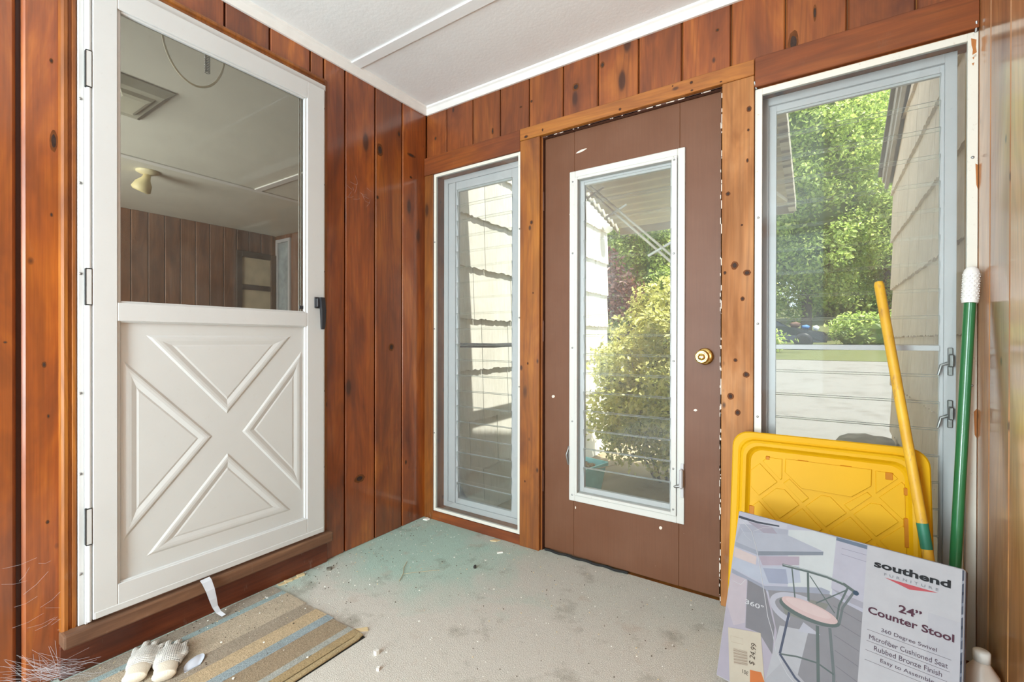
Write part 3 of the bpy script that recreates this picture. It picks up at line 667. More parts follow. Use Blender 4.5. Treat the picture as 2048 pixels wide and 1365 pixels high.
def glove(name, loc, rz, mat, label, lift=0):
    g = thing(name, loc, label, 'glove', 'pair of knitted work gloves', rot=(0, 0, rz))
    b = MB(); z = .016+lift
    capsule(b, (-.012, .0, z), (-.016, .05, z), .026, .028); capsule(b, (.014, .0, z), (.016, .05, z), .026, .026); capsule(b, (0, .02, z+.004), (0, .06, z+.003), .034, .03)
    for (x, y, dx, dy, r, zz) in ((-.030, .062, -.010, .046, .0096, 0), (-.011, .072, -.003, .058, .0102, .006), (.010, .070, .005, .054, .0102, .003), (.029, .060, .011, .042, .0092, 0)):
        capsule(b, (x, y-.012, z+zz), (x+dx*.55, y+dy*.55, z+zz+.005), r, r, .7); capsule(b, (x+dx*.55, y+dy*.55, z+zz+.005), (x+dx, y+dy, z-.004), r, r*.85, .7)
    capsule(b, (.026, .012, z), (.040, .032, z+.003), .0130, .0115, .75); capsule(b, (.040, .032, z+.003), (.040, .058, z), .0115, .010, .75)
    remesh(b, .0032, 'knit_shell', mat, g)
    c = MB(); c.lathe([(.029, -.055), (.031, -.05), (.029, -.035), (.031, -.02), (.030, -.004), (.028, 0)], (0, -.005, z), (0, 1, 0), 20)
    c.v = [(q[0], q[1], z + (q[2]-z)*.5) for q in c.v]
    c.build('cuff', plain('ribbed_cuff', srgb(224, 214, 196), .95, bump=.4, bscale=300), g, local=True)
    return g
glove('work_glove', (.176, -1.424, .0085), R(-8) + R(66), GM2, 'plain white knitted glove lying nearest the kick board')
glove('work_glove', (.236, -1.374, .0085), R(62), GM, 'dotted knitted glove lying beside the plain one on the doormat')

def flat_piece(name, pts, z0, th, mat, label, cat, group=None, bump=0):
    b = MB(); lo = [(x, y, z0) for x, y in pts]; hi = [(x, y, z0+th+bump*random.random()) for x, y in pts]
    b.loops([lo, hi], capstart=True); return b.build(name, mat, None, label, cat, group)
# pale plastic scrap, a curved blade shape
b = MB(); rows = []
for k in range(9):
    u = k/8; wd = .036*math.sin(math.pi*(.12+.62*(1-u)))*(1 if k < 8 else .15)
    rows.append([(.300-.055*u + .0*s, -1.330+.035*u + s*wd*.8, .010+.012*math.sin(math.pi*u)*(1-.6*abs(s))) for s in (-1, -.5, 0, .5, 1)])
vs = [q for r in rows for q in r] + [(x, y, z-.0016) for r in rows for x, y, z in r]; N = 45; fs = []
for i in range(8):
    for j in range(4):
        q = [i*5+j, i*5+j+1, (i+1)*5+j+1, (i+1)*5+j]; fs.append(q); fs.append([a+N for a in q[::-1]])
edge = [i*5 for i in range(9)] + [40+j for j in range(1, 5)] + [i*5+4 for i in range(7, -1, -1)] + [3, 2, 1]
for a, c in zip(edge, edge[1:]+edge[:1]): fs.append([a, a+N, c+N, c])
b.add(vs, fs, smooth=True); b.build('plastic_scrap', plain('pale_blue_plastic', srgb(206, 212, 224), .35), None, 'curved pale blue plastic scrap beside the gloves on the doormat', 'scrap')
# torn strip of weatherstrip hanging under the storm door
b = MB(); path = [(.056, -1.196, .160), (.063, -1.192, .150), (.072, -1.184, .118), (.074, -1.176, .082), (.072, -1.168, .050), (.076, -1.158, .026), (.088, -1.146, .012)]
wds = [.030, .030, .026, .022, .016, .014, .012]
A = []; Bq = []
for (x, y, z), wd in zip(path, wds):
    A.append((x, y-wd/2, z)); Bq.append((x+.004, y+wd/2, z+.004))
k = len(path); vs = A + Bq + [(x+.0018, y, z) for x, y, z in A] + [(x+.0018, y, z) for x, y, z in Bq]; fs = []
for i in range(k-1):
    fs += [[i, i+1, k+i+1, k+i], [2*k+i, 3*k+i, 3*k+i+1, 2*k+i+1], [i, 2*k+i, 2*k+i+1, i+1], [k+i, k+i+1, 3*k+i+1, 3*k+i]]
fs += [[0, k, 3*k, 2*k], [k-1, 3*k-1, 4*k-1, 2*k-1]]
b.add(vs, fs, smooth=False); b.build('torn_strip', plain('grey_vinyl', srgb(196, 198, 204), .45), None, 'torn grey vinyl strip hanging from the bottom of the storm door', 'strip')

# debris
chipw = plain('white_paint_flake', srgb(238, 236, 228), .7); tanm = plain('pale_wood_chip', srgb(218, 196, 152), .8); darkm = plain('dark_crumb', srgb(52, 48, 44), .8)
def shard(x, y, r, th=.004, z=0., n=5, seed=0):
    rr = random.Random(seed); a0 = rr.random()*6; return [(x+r*(.7+.5*rr.random())*math.cos(a0+2*math.pi*i/n), y+r*(.5+.5*rr.random())*math.sin(a0+2*math.pi*i/n)) for i in range(n)]
flat_piece('foam_chunk', shard(.712, -.959, .011, seed=1), .0, .012, chipw, 'white foam chunk on the carpet beside the corner of the doormat', 'debris', bump=.004)
flat_piece('foam_chunk', shard(.775, -1.003, .007, seed=2), .0, .008, chipw, 'smaller white foam chunk nearer the camera than the other', 'debris', bump=.002)
flat_piece('wood_chip', [(.546, -.915), (.575, -.883), (.592, -.893), (.570, -.912)], .0, .004, tanm, 'yellowish wood chip tucked against the far edge of the doormat', 'debris')
flat_piece('paint_curl', [(.622, -.150), (.640, -.128), (.646, -.134), (.628, -.156)], .0, .006, chipw, 'white paint curl on the carpet in front of the casing left of the brown door', 'debris')
flat_piece('dark_crumb', shard(.625, -.325, .008, seed=4), .0, .010, darkm, 'dark crumb on the carpet between the left window and the mat', 'debris', bump=.006)
flat_piece('dead_leaf', shard(.088, -.704, .012, seed=5), .0, .006, plain('grey_leaf', srgb(110, 104, 92), .9), 'grey crumpled leaf bit near the storm door sill end', 'debris', bump=.006)
flat_piece('paper_bit', [(.03, -.055), (.055, -.048), (.060, -.030), (.036, -.026)], .0, .006, chipw, 'white paper bit in the corner under the left window', 'debris', bump=.004)
flat_piece('wood_chip', [(.515, -.062), (.545, -.050), (.556, -.030), (.525, -.034)], .0, .004, tanm, 'tan wood chip against the board under the left window', 'debris')
for i in range(4):
    y = -.905 + .028*i; flat_piece('wood_splinter', [(.024, y), (.030, y+.030), (.046, y+.026), (.040, y-.002)], .0, .004+.003*(i % 2), tanm, 'tan splinter in the row of splinters against the kick board', 'debris', 'splinters along the kick board')
b = MB(); b.tube([(.43, -.60, .003), (.40, -.55, .004), (.36, -.51, .003), (.33, -.46, .004)], .0014, 6); b.tube([(.40, -.55, .004), (.44, -.50, .003), (.50, -.44, .003)], .0010, 6)
b.build('twig', plain('dry_stem', srgb(190, 176, 140), .9), None, 'thin dry forked stem on the green part of the carpet', 'twig')
fl0 = None; rr = random.Random(11)
spots = [(.299, -.725), (.344, -.685), (.348, -.648), (.20, -.80), (.55, -.60), (.70, -.75), (.95, -.72), (.48, -.30), (.25, -.42), (.62, -.24), (.80, -.42), (1.05, -.50), (1.15, -.95), (.95, -1.10), (.36, -1.14), (.45, -1.28), (.24, -1.22), (.55, -1.1), (.18, -1.06), (.10, -.99), (1.3, -.75), (1.2, -.3), (.86, -.88), (.07, -1.19), (.05, -1.12)]
for i, (x, y) in enumerate(spots):
    z = .009 if (.034 < x < .6 and y < -.93) else 0
    if fl0 is None:
        fl0 = flat_piece('paint_flake', shard(x, y, .0045, seed=31), z, .002, chipw, 'tiny white paint flake among those scattered over carpet and mat', 'debris', 'paint flakes scattered on the floor'); fl0.location.z = z
    else:
        o = fl0.copy(); COL.objects.link(o); o.location = (x, y, z); o.rotation_euler.z = rr.random()*6; o.scale = (.6+rr.random()*.8,)*2 + (1,)
b = MB(); rr = random.Random(5)
for i in range(700):
    if rr.random() < .5: x, y = rr.uniform(.02, 1.6), -abs(rr.gauss(0, .5))-.03
    else: x, y = abs(rr.gauss(0, .16))+.025, rr.uniform(-1.5, -.05)
    if y < -1.8 or x > 2.2: continue
    z = .0085 if (.034 < x < .61 and y < -.93) else 0
    s = rr.uniform(.0006, .0020); b.box(x-s, x+s, y-s*rr.uniform(.5, 1.2), y+s, z, z+s, rr.choice([0, 0, 1, 1, 1, 2]), .5)
b.build('floor_crumbs', [chipw, plain('brown_crumb', srgb(92, 80, 66), .9), tanm], None, 'crumbs and grit scattered over the carpet and doormat', 'debris', kind='stuff')
# cobwebs
def strands(name, label, n, fn, rad):
    b = MB()
    for i in range(n): b.tube(fn(i), rad, 4, caps=False)
    t = NT(name+'_silk'); df = t.new('ShaderNodeBsdfDiffuse'); df.inputs[0].default_value = (.75, .75, .78, 1); tr = t.new('ShaderNodeBsdfTransparent')
    b.build(name, t.end(t.mixsh(.38, tr.outputs[0], df.outputs[0])), None, label, 'cobweb', kind='stuff')
rr = random.Random(3)
def w1f(i):
    a = Vector((.004, -1.58-rr.random()*.12, .03+rr.random()*.10)); c = Vector((.03+rr.random()*.12, -1.50-rr.random()*.12, .026+rr.random()*.06))
    m = a.lerp(c, .5) + Vector((0, 0, -.012)) + Vector([rr.uniform(-.012, .012) for _ in range(3)]); return [a, m, c]
strands('cobweb', 'dusty cobweb in the bottom left corner by the kick board', 60, w1f, .00028)
def w2f(i):
    y = -1.56-rr.random()*.16; z = .12+.30*rr.random(); a = Vector((.006, y, z)); c = a + Vector((.006, rr.uniform(.02, .07), rr.uniform(-.02, .05))); return [a, a.lerp(c, .5)+Vector((.003, 0, -.004)), c]
strands('cobweb', 'wisps of cobweb on the left boards above the floor corner', 14, w2f, .00025)
def w3f(i):
    y = -.40-rr.random()*.16; z = 1.72+.10*rr.random(); a = Vector((.003, y, z)); c = a + Vector((.006, rr.uniform(-.05, .05), rr.uniform(-.05, .05))); return [a, a.lerp(c, .5)+Vector((.004, 0, -.004)), c]
strands('cobweb', 'wisps of cobweb on the boards between the storm door and the corner', 14, w3f, .00025)

# ================================================================== TOTE LID
def ylw(name, c, r=.5):
    t = NT(name); v = t.obj(); n = t.noise(v, 5, 3); f = t.noise(v, 260, 2)
    col = t.mix(t.ramp(n, [(.3, 0), (.7, 1)]), c, tuple(k*.93 for k in c))
    return t.end(t.principled(col, r, 0, t.bump(f, .05, .001), spec=.22))
YL = ylw('yellow_plastic', srgb(218, 166, 12)); YD = ylw('yellow_plastic_slot_shade', srgb(186, 116, 8))  # second tone is the same plastic darkened with the recess shade
lid = thing('tote_lid', (1.655, -.205, 0.0), 'yellow plastic storage tote lid leaning under the right window', 'lid', rot=(R(-11.3), 0, 0))
# local axes: x across, z up the lid, -y towards the viewer
LW, LH = .552, .714
def rrect(u0, u1, v0, v1, r, n=6):
    pts = []
    for cx, cy_, a0 in ((u1-r, v1-r, 0), (u0+r, v1-r, 90), (u0+r, v0+r, 180), (u1-r, v0+r, 270)):
        for k in range(n+1):
            a = R(a0+90*k/n); pts.append((cx+r*math.cos(a), cy_+r*math.sin(a)))
    return pts
def lev(pts, y): return [(u, y, v) for u, v in pts]
b = MB()
prof = [(0, .010, .055), (0, -.012, .055), (.004, -.017, .053), (.020, -.019, .05), (.026, -.017, .05), (.031, -.026, .05), (.038, -.029, .048), (.048, -.028, .046), (.056, -.017, .042), (.062, -.012, .04)]
b.loops([lev(rrect(d, LW-d, d, LH-d, max(.01, r)), y) for d, y, r in prof], capstart=True, smooth=False)
b.build('lid_shell', YL, lid, local=True)
def pad(b, pts, y0=-.0115, h=.004, ins=.0025):
    cx = sum(p[0] for p in pts)/len(pts); cz = sum(p[1] for p in pts)/len(pts)
    a = sum(p[0]*q[1]-q[0]*p[1] for p, q in zip(pts, pts[1:]+pts[:1]))
    if a < 0: pts = pts[::-1]
    f = lambda k: [(cx+(u-cx)*k, cz+(v-cz)*k) for u, v in pts]
    sz = max(max(abs(u-cx), abs(v-cz)) for u, v in pts)
    b.loops([lev(pts, y0), lev(f(1-.3*ins/sz), y0-h*.8), lev(f(1-ins/sz), y0-h)])
# lattice of raised diamonds clipped to the lid field
def clip(poly, test, inter):
    out = []
    for p, q in zip(poly, poly[1:]+poly[:1]):
        if test(p): out.append(p)
        if test(p) != test(q): out.append(inter(p, q))
    return out
def clip_axis(poly, ax, lim, keep_less):
    t_ = (lambda p: p[ax] <= lim) if keep_less else (lambda p: p[ax] >= lim)
    def i_(p, q):
        s = (lim-p[ax])/(q[ax]-p[ax]); return tuple(p[k]+s*(q[k]-p[k]) for k in (0, 1))
    return clip(poly, t_, i_)
def clip_line(poly, a, n):
    g = lambda p: (p[0]-a[0])*n[0]+(p[1]-a[1])*n[1]
    def i_(p, q):
        s = g(p)/(g(p)-g(q)); return (p[0]+s*(q[0]-p[0]), p[1]+s*(q[1]-p[1]))
    return clip(poly, lambda p: g(p) <= 0, i_)
b = MB(); hd_ = .0565; px_ = .1305
octo = [(.169, .632), (.168, .587), (.217, .540), (.356, .537), (.407, .580), (.409, .632)]
for r_ in range(-6, 3):
    for c_ in range(-1, 6):
        cx = .1558 + px_*c_ + (px_/2 if r_ % 2 else 0); cz = .484 + px_/2*r_
        d = [(cx-hd_, cz), (cx, cz-hd_), (cx+hd_, cz), (cx, cz+hd_)]
        for ax, lim, kl in ((0, .063, False), (0, .489, True), (1, .070, False), (1, .630, True)):
            if d: d = clip_axis(d, ax, lim, kl)
        if not d: continue
        if cz > .43:   # keep clear of the handle panel
            if cx < .17+.06 and cz > .5: d = clip_line(d, (.162, .585), (.69, .73)) if cx > .19 else clip_axis(d, 0, .160, True)
            elif cx > .35 and cz > .5: d = clip_line(d, (.412, .573), (-.64, .77)) if cx < .38 else clip_axis(d, 0, .418, False)
            else: d = clip_axis(d, 1, .528, True)
        if len(d) < 3: continue
        A_ = abs(sum(p[0]*q[1]-q[0]*p[1] for p, q in zip(d, d[1:]+d[:1])))/2
        if A_ > .0004: pad(b, d)
pad(b, octo, h=.006)
b.build('lattice_pads', YL, lid, local=True)
for (u0, u1, v0, v1) in ((.205, .238, .612, .634), (.238, .255, .614, .630), (.325, .358, .612, .634), (.484, .512, .412, .500), (.484, .512, .20, .29), (.060, .078, .41, .455), (.441, .462, .606, .630), (.485, .508, .566, .590), (.109, .122, .620, .634)):
    b = MB(); b.box(u0, u1, -.0165, -.011, v0, v1, bev=.002); b.build('latch_pocket', YD, lid, local=True, label='pocket with its shade painted deep orange')

# ================================================================== COUNTER STOOL CARTON
bx = thing('stool_carton', (1.669, -.488, .037), 'white printed counter stool carton leaning on the yellow lid', 'box', rot=(0, 0, 0))
ya, lb = R(13.1), R(20.7)
U = Vector((math.cos(ya), -math.sin(ya), 0)); V = Vector((math.sin(lb)*math.sin(ya), math.sin(lb)*math.cos(ya), math.cos(lb))); Nn = U.cross(V)
bx.rotation_euler = Matrix((U, -Nn, V)).transposed().to_euler()   # local: x right, y into the box, z up the face
BW, BH, BD = .523, .480, .103
def card(name, c, r=.6):
    t = NT(name); v = t.obj(); n = t.noise(v, 30, 4); st = t.noise(t.map(v, (330, 1, 3)), 1, 2)
    return t.end(t.principled(t.mix(t.ramp(n, [(.3, 0), (.7, 1)]), c, tuple(k*.93 for k in c)), r, 0, t.bump(st, .06, .001), spec=.15))
WH = card('white_printed_card', srgb(168, 168, 172), .6); KR = card('brown_cardboard', srgb(168, 132, 96), .8)
b = MB(); b.box(0, BW, 0, BD, 0, BH, 0, .5, bev=.003, seg=2)
b.build('carton', WH, bx, local=True)
b = MB(); b.box(BW-.0003, BW+.0008, .004, BD-.004, .004, BH-.004); b.box(.004, BW-.004, .004, BD-.004, BH-.0003, BH+.0006); b.build('side_panel', card('grey_print_side', srgb(92, 96, 112), .5), bx, local=True, label='dark grey printed side of the carton')
PR = {}
def ink(name, c, rough=.6):
    if name not in PR: PR[name] = card('print_'+name, tuple(k*.50 for k in srgb(*c)), rough)
    return PR[name]
class Print:
    def __init__(s): s.b = MB(); s.mats = []; s.y = -.0004
    def mi(s, m):
        if m not in s.mats: s.mats.append(m)
        return s.mats.index(m)
    def poly(s, pts, name, c):
        a = sum(p[0]*q[1]-q[0]*p[1] for p, q in zip(pts, pts[1:]+pts[:1]))
        if a < 0: pts = pts[::-1]
        pts = [(min(max(u, .002), BW-.002), min(max(v, .003), BH-.002)) for u, v in pts]
        n = len(pts); s.y -= .00001
        s.b.add([(u, s.y, v) for u, v in pts], [list(range(n))], s.mi(ink(name, c)))
    def line(s, pts, w_, name, c, w1=None):
        w1 = w1 or w_; L = []; Rr = []; k = len(pts)
        for i, p in enumerate(pts):
            a, q = pts[max(i-1, 0)], pts[min(i+1, k-1)]; dx, dz = q[0]-a[0], q[1]-a[1]; l = math.hypot(dx, dz) or 1
            ww = (w_+(w1-w_)*i/max(1, k-1))/2; nx, nz = -dz/l*ww, dx/l*ww
            L.append((p[0]+nx, p[1]+nz)); Rr.append((p[0]-nx, p[1]-nz))
        s.poly(L + Rr[::-1], name, c)
    def ell(s, cx, cz, a, bb, rot, name, c, t0=0, t1=360, n=28):
        pts = []
        for k in range(n+1 if t1-t0 < 360 else n):
            t = R(t0+(t1-t0)*k/n); x, z = a*math.cos(t), bb*math.sin(t)
            pts.append((cx+x*math.cos(rot)-z*math.sin(rot), cz+x*math.sin(rot)+z*math.cos(rot)))
        s.poly(pts, name, c); return pts
P = Print()
P.poly([(.002, .003), (.334, .003), (.334, .478), (.002, .478)], 'lavender', (206, 206, 222))
P.poly([(.003, .385), (.012, .455), (.145, .462), (.14, .40), (.07, .37)], 'cool_grey', (190, 192, 206))
P.poly([(.003, .44), (.004, .459), (.14, .478), (.14, .462), (.06, .452)], 'pale_grey', (214, 214, 226))
P.line([(.003, .462), (.06, .460), (.12, .466)], .008, 'charcoal', (84, 88, 100), .004)
P.poly([(.03, .455), (.10, .458), (.12, .44), (.09, .43)], 'mauve_grey', (182, 174, 188))
P.poly([(.145, .463), (.206, .478), (.264, .476), (.265, .30), (.16, .30)], 'wall_white', (226, 230, 232))
P.poly([(.264, .474), (.334, .479), (.334, .33), (.262, .342)], 'cabinet', (208, 206, 220))
P.line([(.264, .474), (.334, .472)], .010, 'steel_blue', (122, 136, 156))
P.line([(.278, .452), (.334, .452)], .0012, 'rule_grey', (170, 168, 186)); P.line([(.278, .437), (.334, .435)], .0012, 'rule_grey', (170, 168, 186))
P.poly([(.005, .385), (.072, .366), (.236, .421), (.237, .430), (.14, .448), (.02, .42)], 'counter_grey', (196, 199, 212))
P.poly([(.072, .365), (.237, .420), (.237, .429), (.072, .378)], 'counter_edge', (150, 156, 168))
P.poly([(.003, .385), (.072, .378), (.072, .366), (.003, .371)], 'counter_edge2', (178, 182, 196))
P.poly([(.003, .367), (.069, .361), (.069, .337), (.005, .340)], 'blush', (232, 214, 212))
P.poly([(.074, .364), (.18, .398), (.182, .374), (.088, .342)], 'mauve', (196, 182, 196))
P.poly([(.003, .338), (.086, .336), (.182, .372), (.19, .33), (.10, .292), (.003, .306)], 'ice', (204, 210, 226))
P.poly([(.09, .335), (.15, .352), (.16, .315), (.11, .300)], 'haze_blue', (176, 182, 204))
P.poly([(.004, .304), (.10, .288), (.24, .335), (.26, .333), (.26, .322), (.11, .276), (.004, .292)], 'band_grey', (176, 180, 196))
P.poly([(.002, .291), (.104, .279), (.16, .18), (.16, .003), (.002, .003)], 'floor_lilac', (200, 192, 206))
P.poly([(.052, .288), (.104, .279), (.138, .19), (.14, .12), (.10, .16), (.063, .158)], 'dark_floor', (148, 146, 152))
P.poly([(.003, .29), (.05, .288), (.06, .17), (.03, .15), (.003, .2)], 'rose_grey', (214, 202, 210))
P.poly([(.11, .280), (.26, .325), (.301, .315), (.334, .309), (.334, .003), (.14, .003), (.145, .18)], 'floor_grey', (160, 158, 164))
P.poly([(.14, .275), (.22, .295), (.26, .30), (.24, .24), (.16, .235)], 'olive_grey', (152, 152, 146))
P.poly([(.15, .20), (.22, .215), (.20, .06), (.13, .05)], 'shine', (206, 206, 212))
P.poly([(.10, .003), (.17, .12), (.24, .08), (.20, .003)], 'shine2', (196, 196, 202))
P.poly([(.262, .342), (.334, .333), (.334, .318), (.30, .322)], 'skirting', (186, 184, 196))
for k in range(7): P.line([(.27+.004*k, .30-.035*k), (.333, .285-.035*k)], .0012, 'plank_line', (132, 130, 138))
# stool drawing
STC = (112, 124, 122)
# swivel arrow
arc = [(.20+.075*math.cos(R(t)), .256+.036*math.sin(R(t))) for t in range(80, 250, 8)]
P.line(arc, .011, 'arrow', (206, 206, 218), .016); P.poly([(.196, .204), (.206, .232), (.248, .217)], 'arrow', (206, 206, 218))
P.line([(.17, .243), (.158, .130)], .006, 'leg_dark', (96, 102, 122)); P.line([(.239, .237), (.256, .07), (.262, .003)], .0075, 'stool', STC); P.line([(.267, .243), (.284, .138), (.29, .06)], .007, 'stool2', (126, 134, 136))
P.line([(.158, .130), (.20, .142), (.247, .148), (.284, .138)], .004, 'stool', STC); P.line([(.158, .130), (.20, .09), (.23, .075)], .006, 'leg_dark', (96, 102, 122))
P.ell(.2155, .262, .0735, .0235, R(-1), 'stool', STC); P.ell(.2155, .268, .068, .0195, R(-3), 'seat_pink', (232, 204, 202)); P.ell(.213, .272, .055, .0125, R(-3), 'seat_pink_light', (238, 214, 212))
P.line([(.165, .360), (.180, .286)], .0035, 'stool', STC); P.line([(.205, .362), (.213, .290)], .0055, 'stool', STC)
P.line([(.210, .356), (.275, .283)], .0025, 'stool', STC); P.line([(.231, .291), (.297, .350)], .003, 'stool', STC)
P.line([(.299, .357), (.283, .305), (.281, .270)], .0045, 'stool', STC); P.line([(.313, .351), (.291, .303), (.287, .262)], .0055, 'stool2', (126, 134, 136))
P.line([(.140, .361), (.166, .363), (.205, .366), (.251, .367), (.29, .362), (.316, .351)], .0075, 'stool', STC); P.line([(.142, .3625), (.205, .3685), (.251, .3695), (.288, .365)], .002, 'stool_hi', (196, 204, 206))
P.ell(.317, .350, .0065, .006, 0, 'foot_blue', (70, 90, 112))
# text panel
P.poly([(.334, .003), (.521, .003), (.521, .478), (.334, .478)], 'panel', (216, 215, 220))
P.poly([(.46, .36), (.521, .36), (.521, .003), (.46, .003)], 'panel2', (211, 210, 217))
P.poly([(.5175, .478), (.5175, .003), (.5225, .003), (.5225, .478)], 'fold_strip', (92, 96, 112))
for k in range(18):
    v = .02+.025*k; P.poly([(.5178, v), (.5222, v+.004), (.5222, v+.010), (.5178, v+.008)], 'fold_strip_%d' % (k % 3), ((132, 140, 156), (60, 64, 80), (176, 180, 192))[k % 3])
P.poly([(.374, .4095), (.477, .4105), (.424, .3985)], 'red', (214, 96, 104))
for u0, u1, v in ((.346, .503, .2735), (.346, .501, .2475), (.345, .497, .2255), (.345, .497, .203)): P.line([(u0, v), (u1, v)], .0008, 'rule', (112, 100, 110))
P.b.build('printed_picture', P.mats, bx, local=True, label='printed picture of a swivel stool with a pink seat')
# creases, with tape glints painted as white lines
b = MB()
for pts, wd in (([(.008, .458), (.045, .43), (.062, .392), (.072, .365), (.095, .29), (.118, .21), (.134, .175), (.15, .128)], .0022), ([(.006, .44), (.03, .41), (.05, .40)], .0008), ([(.05, .43), (.075, .448), (.10, .455)], .001), ([(.012, .27), (.035, .268), (.046, .285)], .0014), ([(.15, .128), (.18, .09), (.21, .07)], .0018)):
    for a, c in zip(pts, pts[1:]): b.tube([(a[0], -.0004, a[1]), (c[0], -.0004, c[1])], wd*.5, 5)
b.build('card_crease', ink('crease', (236, 236, 242)), bx, local=True, label='white torn crease and painted tape glints down the left of the carton')
def text(body, u0, u1, v0, v1, mat, parent, name, y=-.0020, bold=0.0, rot=0, spacing=1.0, label=None):
    cu = bpy.data.curves.new('t', 'FONT'); cu.body = body; cu.size = .02; cu.offset = bold*.02; cu.extrude = .00005; cu.space_character = spacing
    cu.resolution_u = 4
    o = bpy.data.objects.new('t', cu); COL.objects.link(o); bpy.context.view_layer.update()
    me = bpy.data.meshes.new_from_object(o.evaluated_get(bpy.context.evaluated_depsgraph_get())); bpy.data.objects.remove(o)
    n = len(me.vertices); a = np.zeros(n*3); me.vertices.foreach_get('co', a); a = a.reshape(-1, 3)
    c, s = math.cos(rot), math.sin(rot); xy = np.stack([a[:, 0]*c-a[:, 1]*s, a[:, 0]*s+a[:, 1]*c], 1)
    mn, mx = xy.min(0), xy.max(0); xy = (xy-mn)/(mx-mn)
    out = np.stack([u0+xy[:, 0]*(u1-u0), y - a[:, 2], v0+xy[:, 1]*(v1-v0)], 1)
    me.vertices.foreach_set('co', out.ravel()); me.materials.clear(); me.materials.append(mat); me.update(); me.name = name
    t = bpy.data.objects.new(name, me); COL.objects.link(t); t.parent = parent
    if label: t['label'] = label
    return t
BK = ink('black', (38, 38, 42)); MR = ink('maroon', (96, 52, 70)); GY = ink('grey_letter', (150, 150, 158)); WT = ink('white_letter', (240, 240, 244)); DK = ink('plum', (104, 80, 96))
text('southend', .351, .4985, .4285, .4465, BK, bx, 'lettering', bold=.035, label='bold black lettering')
text('FURNITURE', .373, .477, .4145, .4205, GY, bx, 'lettering', spacing=1.8, label='widely spaced grey lettering')
text('24\u201d', .405, .449, .3385, .3565, MR, bx, 'lettering', bold=.025, label='bold maroon numerals')
text('Counter Stool', .345, .507, .3125, .3295, MR, bx, 'lettering', bold=.025, label='bold maroon lettering')
text('360 Degree Swivel', .374, .478, .2770, .2880, DK, bx, 'lettering', label='plum lettering, first line')
text('Microfiber Cushioned Seat', .351, .4975, .2530, .2640, DK, bx, 'lettering', label='plum lettering, second line')
text('Rubbed Bronze Finish', .362, .4880, .2310, .2420, DK, bx, 'lettering', label='plum lettering, third line')
text('Easy to Assemble', .376, .4750, .2075, .2185, DK, bx, 'lettering', label='plum lettering, lowest line')
text('360\u00b0', .054, .105, .2215, .2345, WT, bx, 'lettering', bold=.01, label='white lettering on the picture')
st = Print(); st.y = -.0018
st.poly([(.016, .139), (.105, .161), (.129, .045), (.125, .003), (.040, .003)], 'sticker', (228, 216, 196))
st.poly([(.089, .057), (.118, .064), (.129, .045), (.126, .010), (.095, .010)], 'orange', (232, 136, 76))
for k in range(16):
    f = k/15; z1 = .091+.007*0; a = (.038+.007*f, .091-.038*f); c = (.076+.006*f, .099-.034*f)
    st.line([a, c], .0006+.0011*((k*7) % 3)/2, 'bar', (170, 146, 128))
st.line([(.026, .120), (.060, .126), (.063, .112), (.030, .105), (.026, .120)], .0006, 'sticker_line', (190, 172, 152))
sk = st.b.build('price_sticker', st.mats, bx, local=True, label='cream price sticker with an orange corner')
text('$ 24.99', .084, .1005, .072, .127, ink('sticker_ink', (92, 74, 62)), sk, 'lettering', y=-.0026, rot=R(90))
text('301', .070, .086, .040, .050, ink('sticker_ink', (92, 74, 62)), sk, 'lettering', y=-.0026, rot=R(180))

# ================================================================== POLES
def pole_thing(name, p_top, p_floor, label, cat): 
    return thing(name, p_floor, label, cat)
def polewood():
    t = NT('worn_yellow_paint'); v = t.obj(); n = t.noise(t.map(v, (60, 60, 14)), 1, 5, .8); n2 = t.noise(v, 9, 3)
    c = t.mix(t.ramp(n2, [(.35, 0), (.7, 1)]), srgb(226, 178, 52), srgb(200, 150, 44))
    c = t.mix(t.ramp(n, [(.56, 0), (.70, .85)]), c, srgb(150, 112, 70))
    return t.end(t.principled(c, .5, 0, t.bump(n, .15, .002)))
T0 = Vector((2.080, -.08, 1.2265)); F0 = Vector((2.238, -.266, .002))
pl = thing('broom_handle', F0, 'scuffed yellow wooden broom handle with green tape leaning against the right window', 'handle')
d_ = (T0-F0)
b = MB(); b.tube([F0, F0+d_*.3, F0+d_*.6, F0+d_*.992, F0+d_], [.0135, .0135, .0135, .0135, .0105], 16); b.build('wooden_shaft', polewood(), pl)
b = MB(); b.tube([F0+d_*.355, F0+d_*.412], .0142, 16); b.build('tape', plain('green_tape', srgb(44, 118, 92), .5), pl, label='green tape band')
T1 = Vector((2.300, -.062, 1.257)); F1 = Vector((2.237, -.147, .002)); d_ = T1-F1
gp = thing('mop_pole', F1, 'green metal mop pole with a white ribbed grip standing in the right corner', 'pole')
b = MB(); b.tube([F1, F1+d_*.5, F1+d_*.93], .0138, 18); b.build('metal_shaft', plain('glossy_green_enamel', srgb(38, 108, 62), .28, var=.05, coat=.4), gp)
b = MB(); pts = [F1+d_*(.915+.085*k/14) for k in range(15)]; rad = [.0185]+[.0185+.001*(k % 2) for k in range(1, 13)]+[.0165, .011]; b.tube(pts, rad, 18)
n1 = d_.normalized(); a1 = (Vector((0, 0, 1))-n1*n1.z).normalized(); c1 = n1.cross(a1)
for k in range(11):
    for j in range(12):
        an = 2*math.pi*(j+.5*(k % 2))/12; q = F1+d_*(.925+.0058*k) + (a1*math.cos(an)+c1*math.sin(an))*.0185
        b.lathe([(.0026, 0), (.0018, .0016)], q, a1*math.cos(an)+c1*math.sin(an), 5)
b.build('ribbed_grip', plain('white_rubber', srgb(232, 230, 226), .5, var=.04), gp, label='white grip with raised dots')
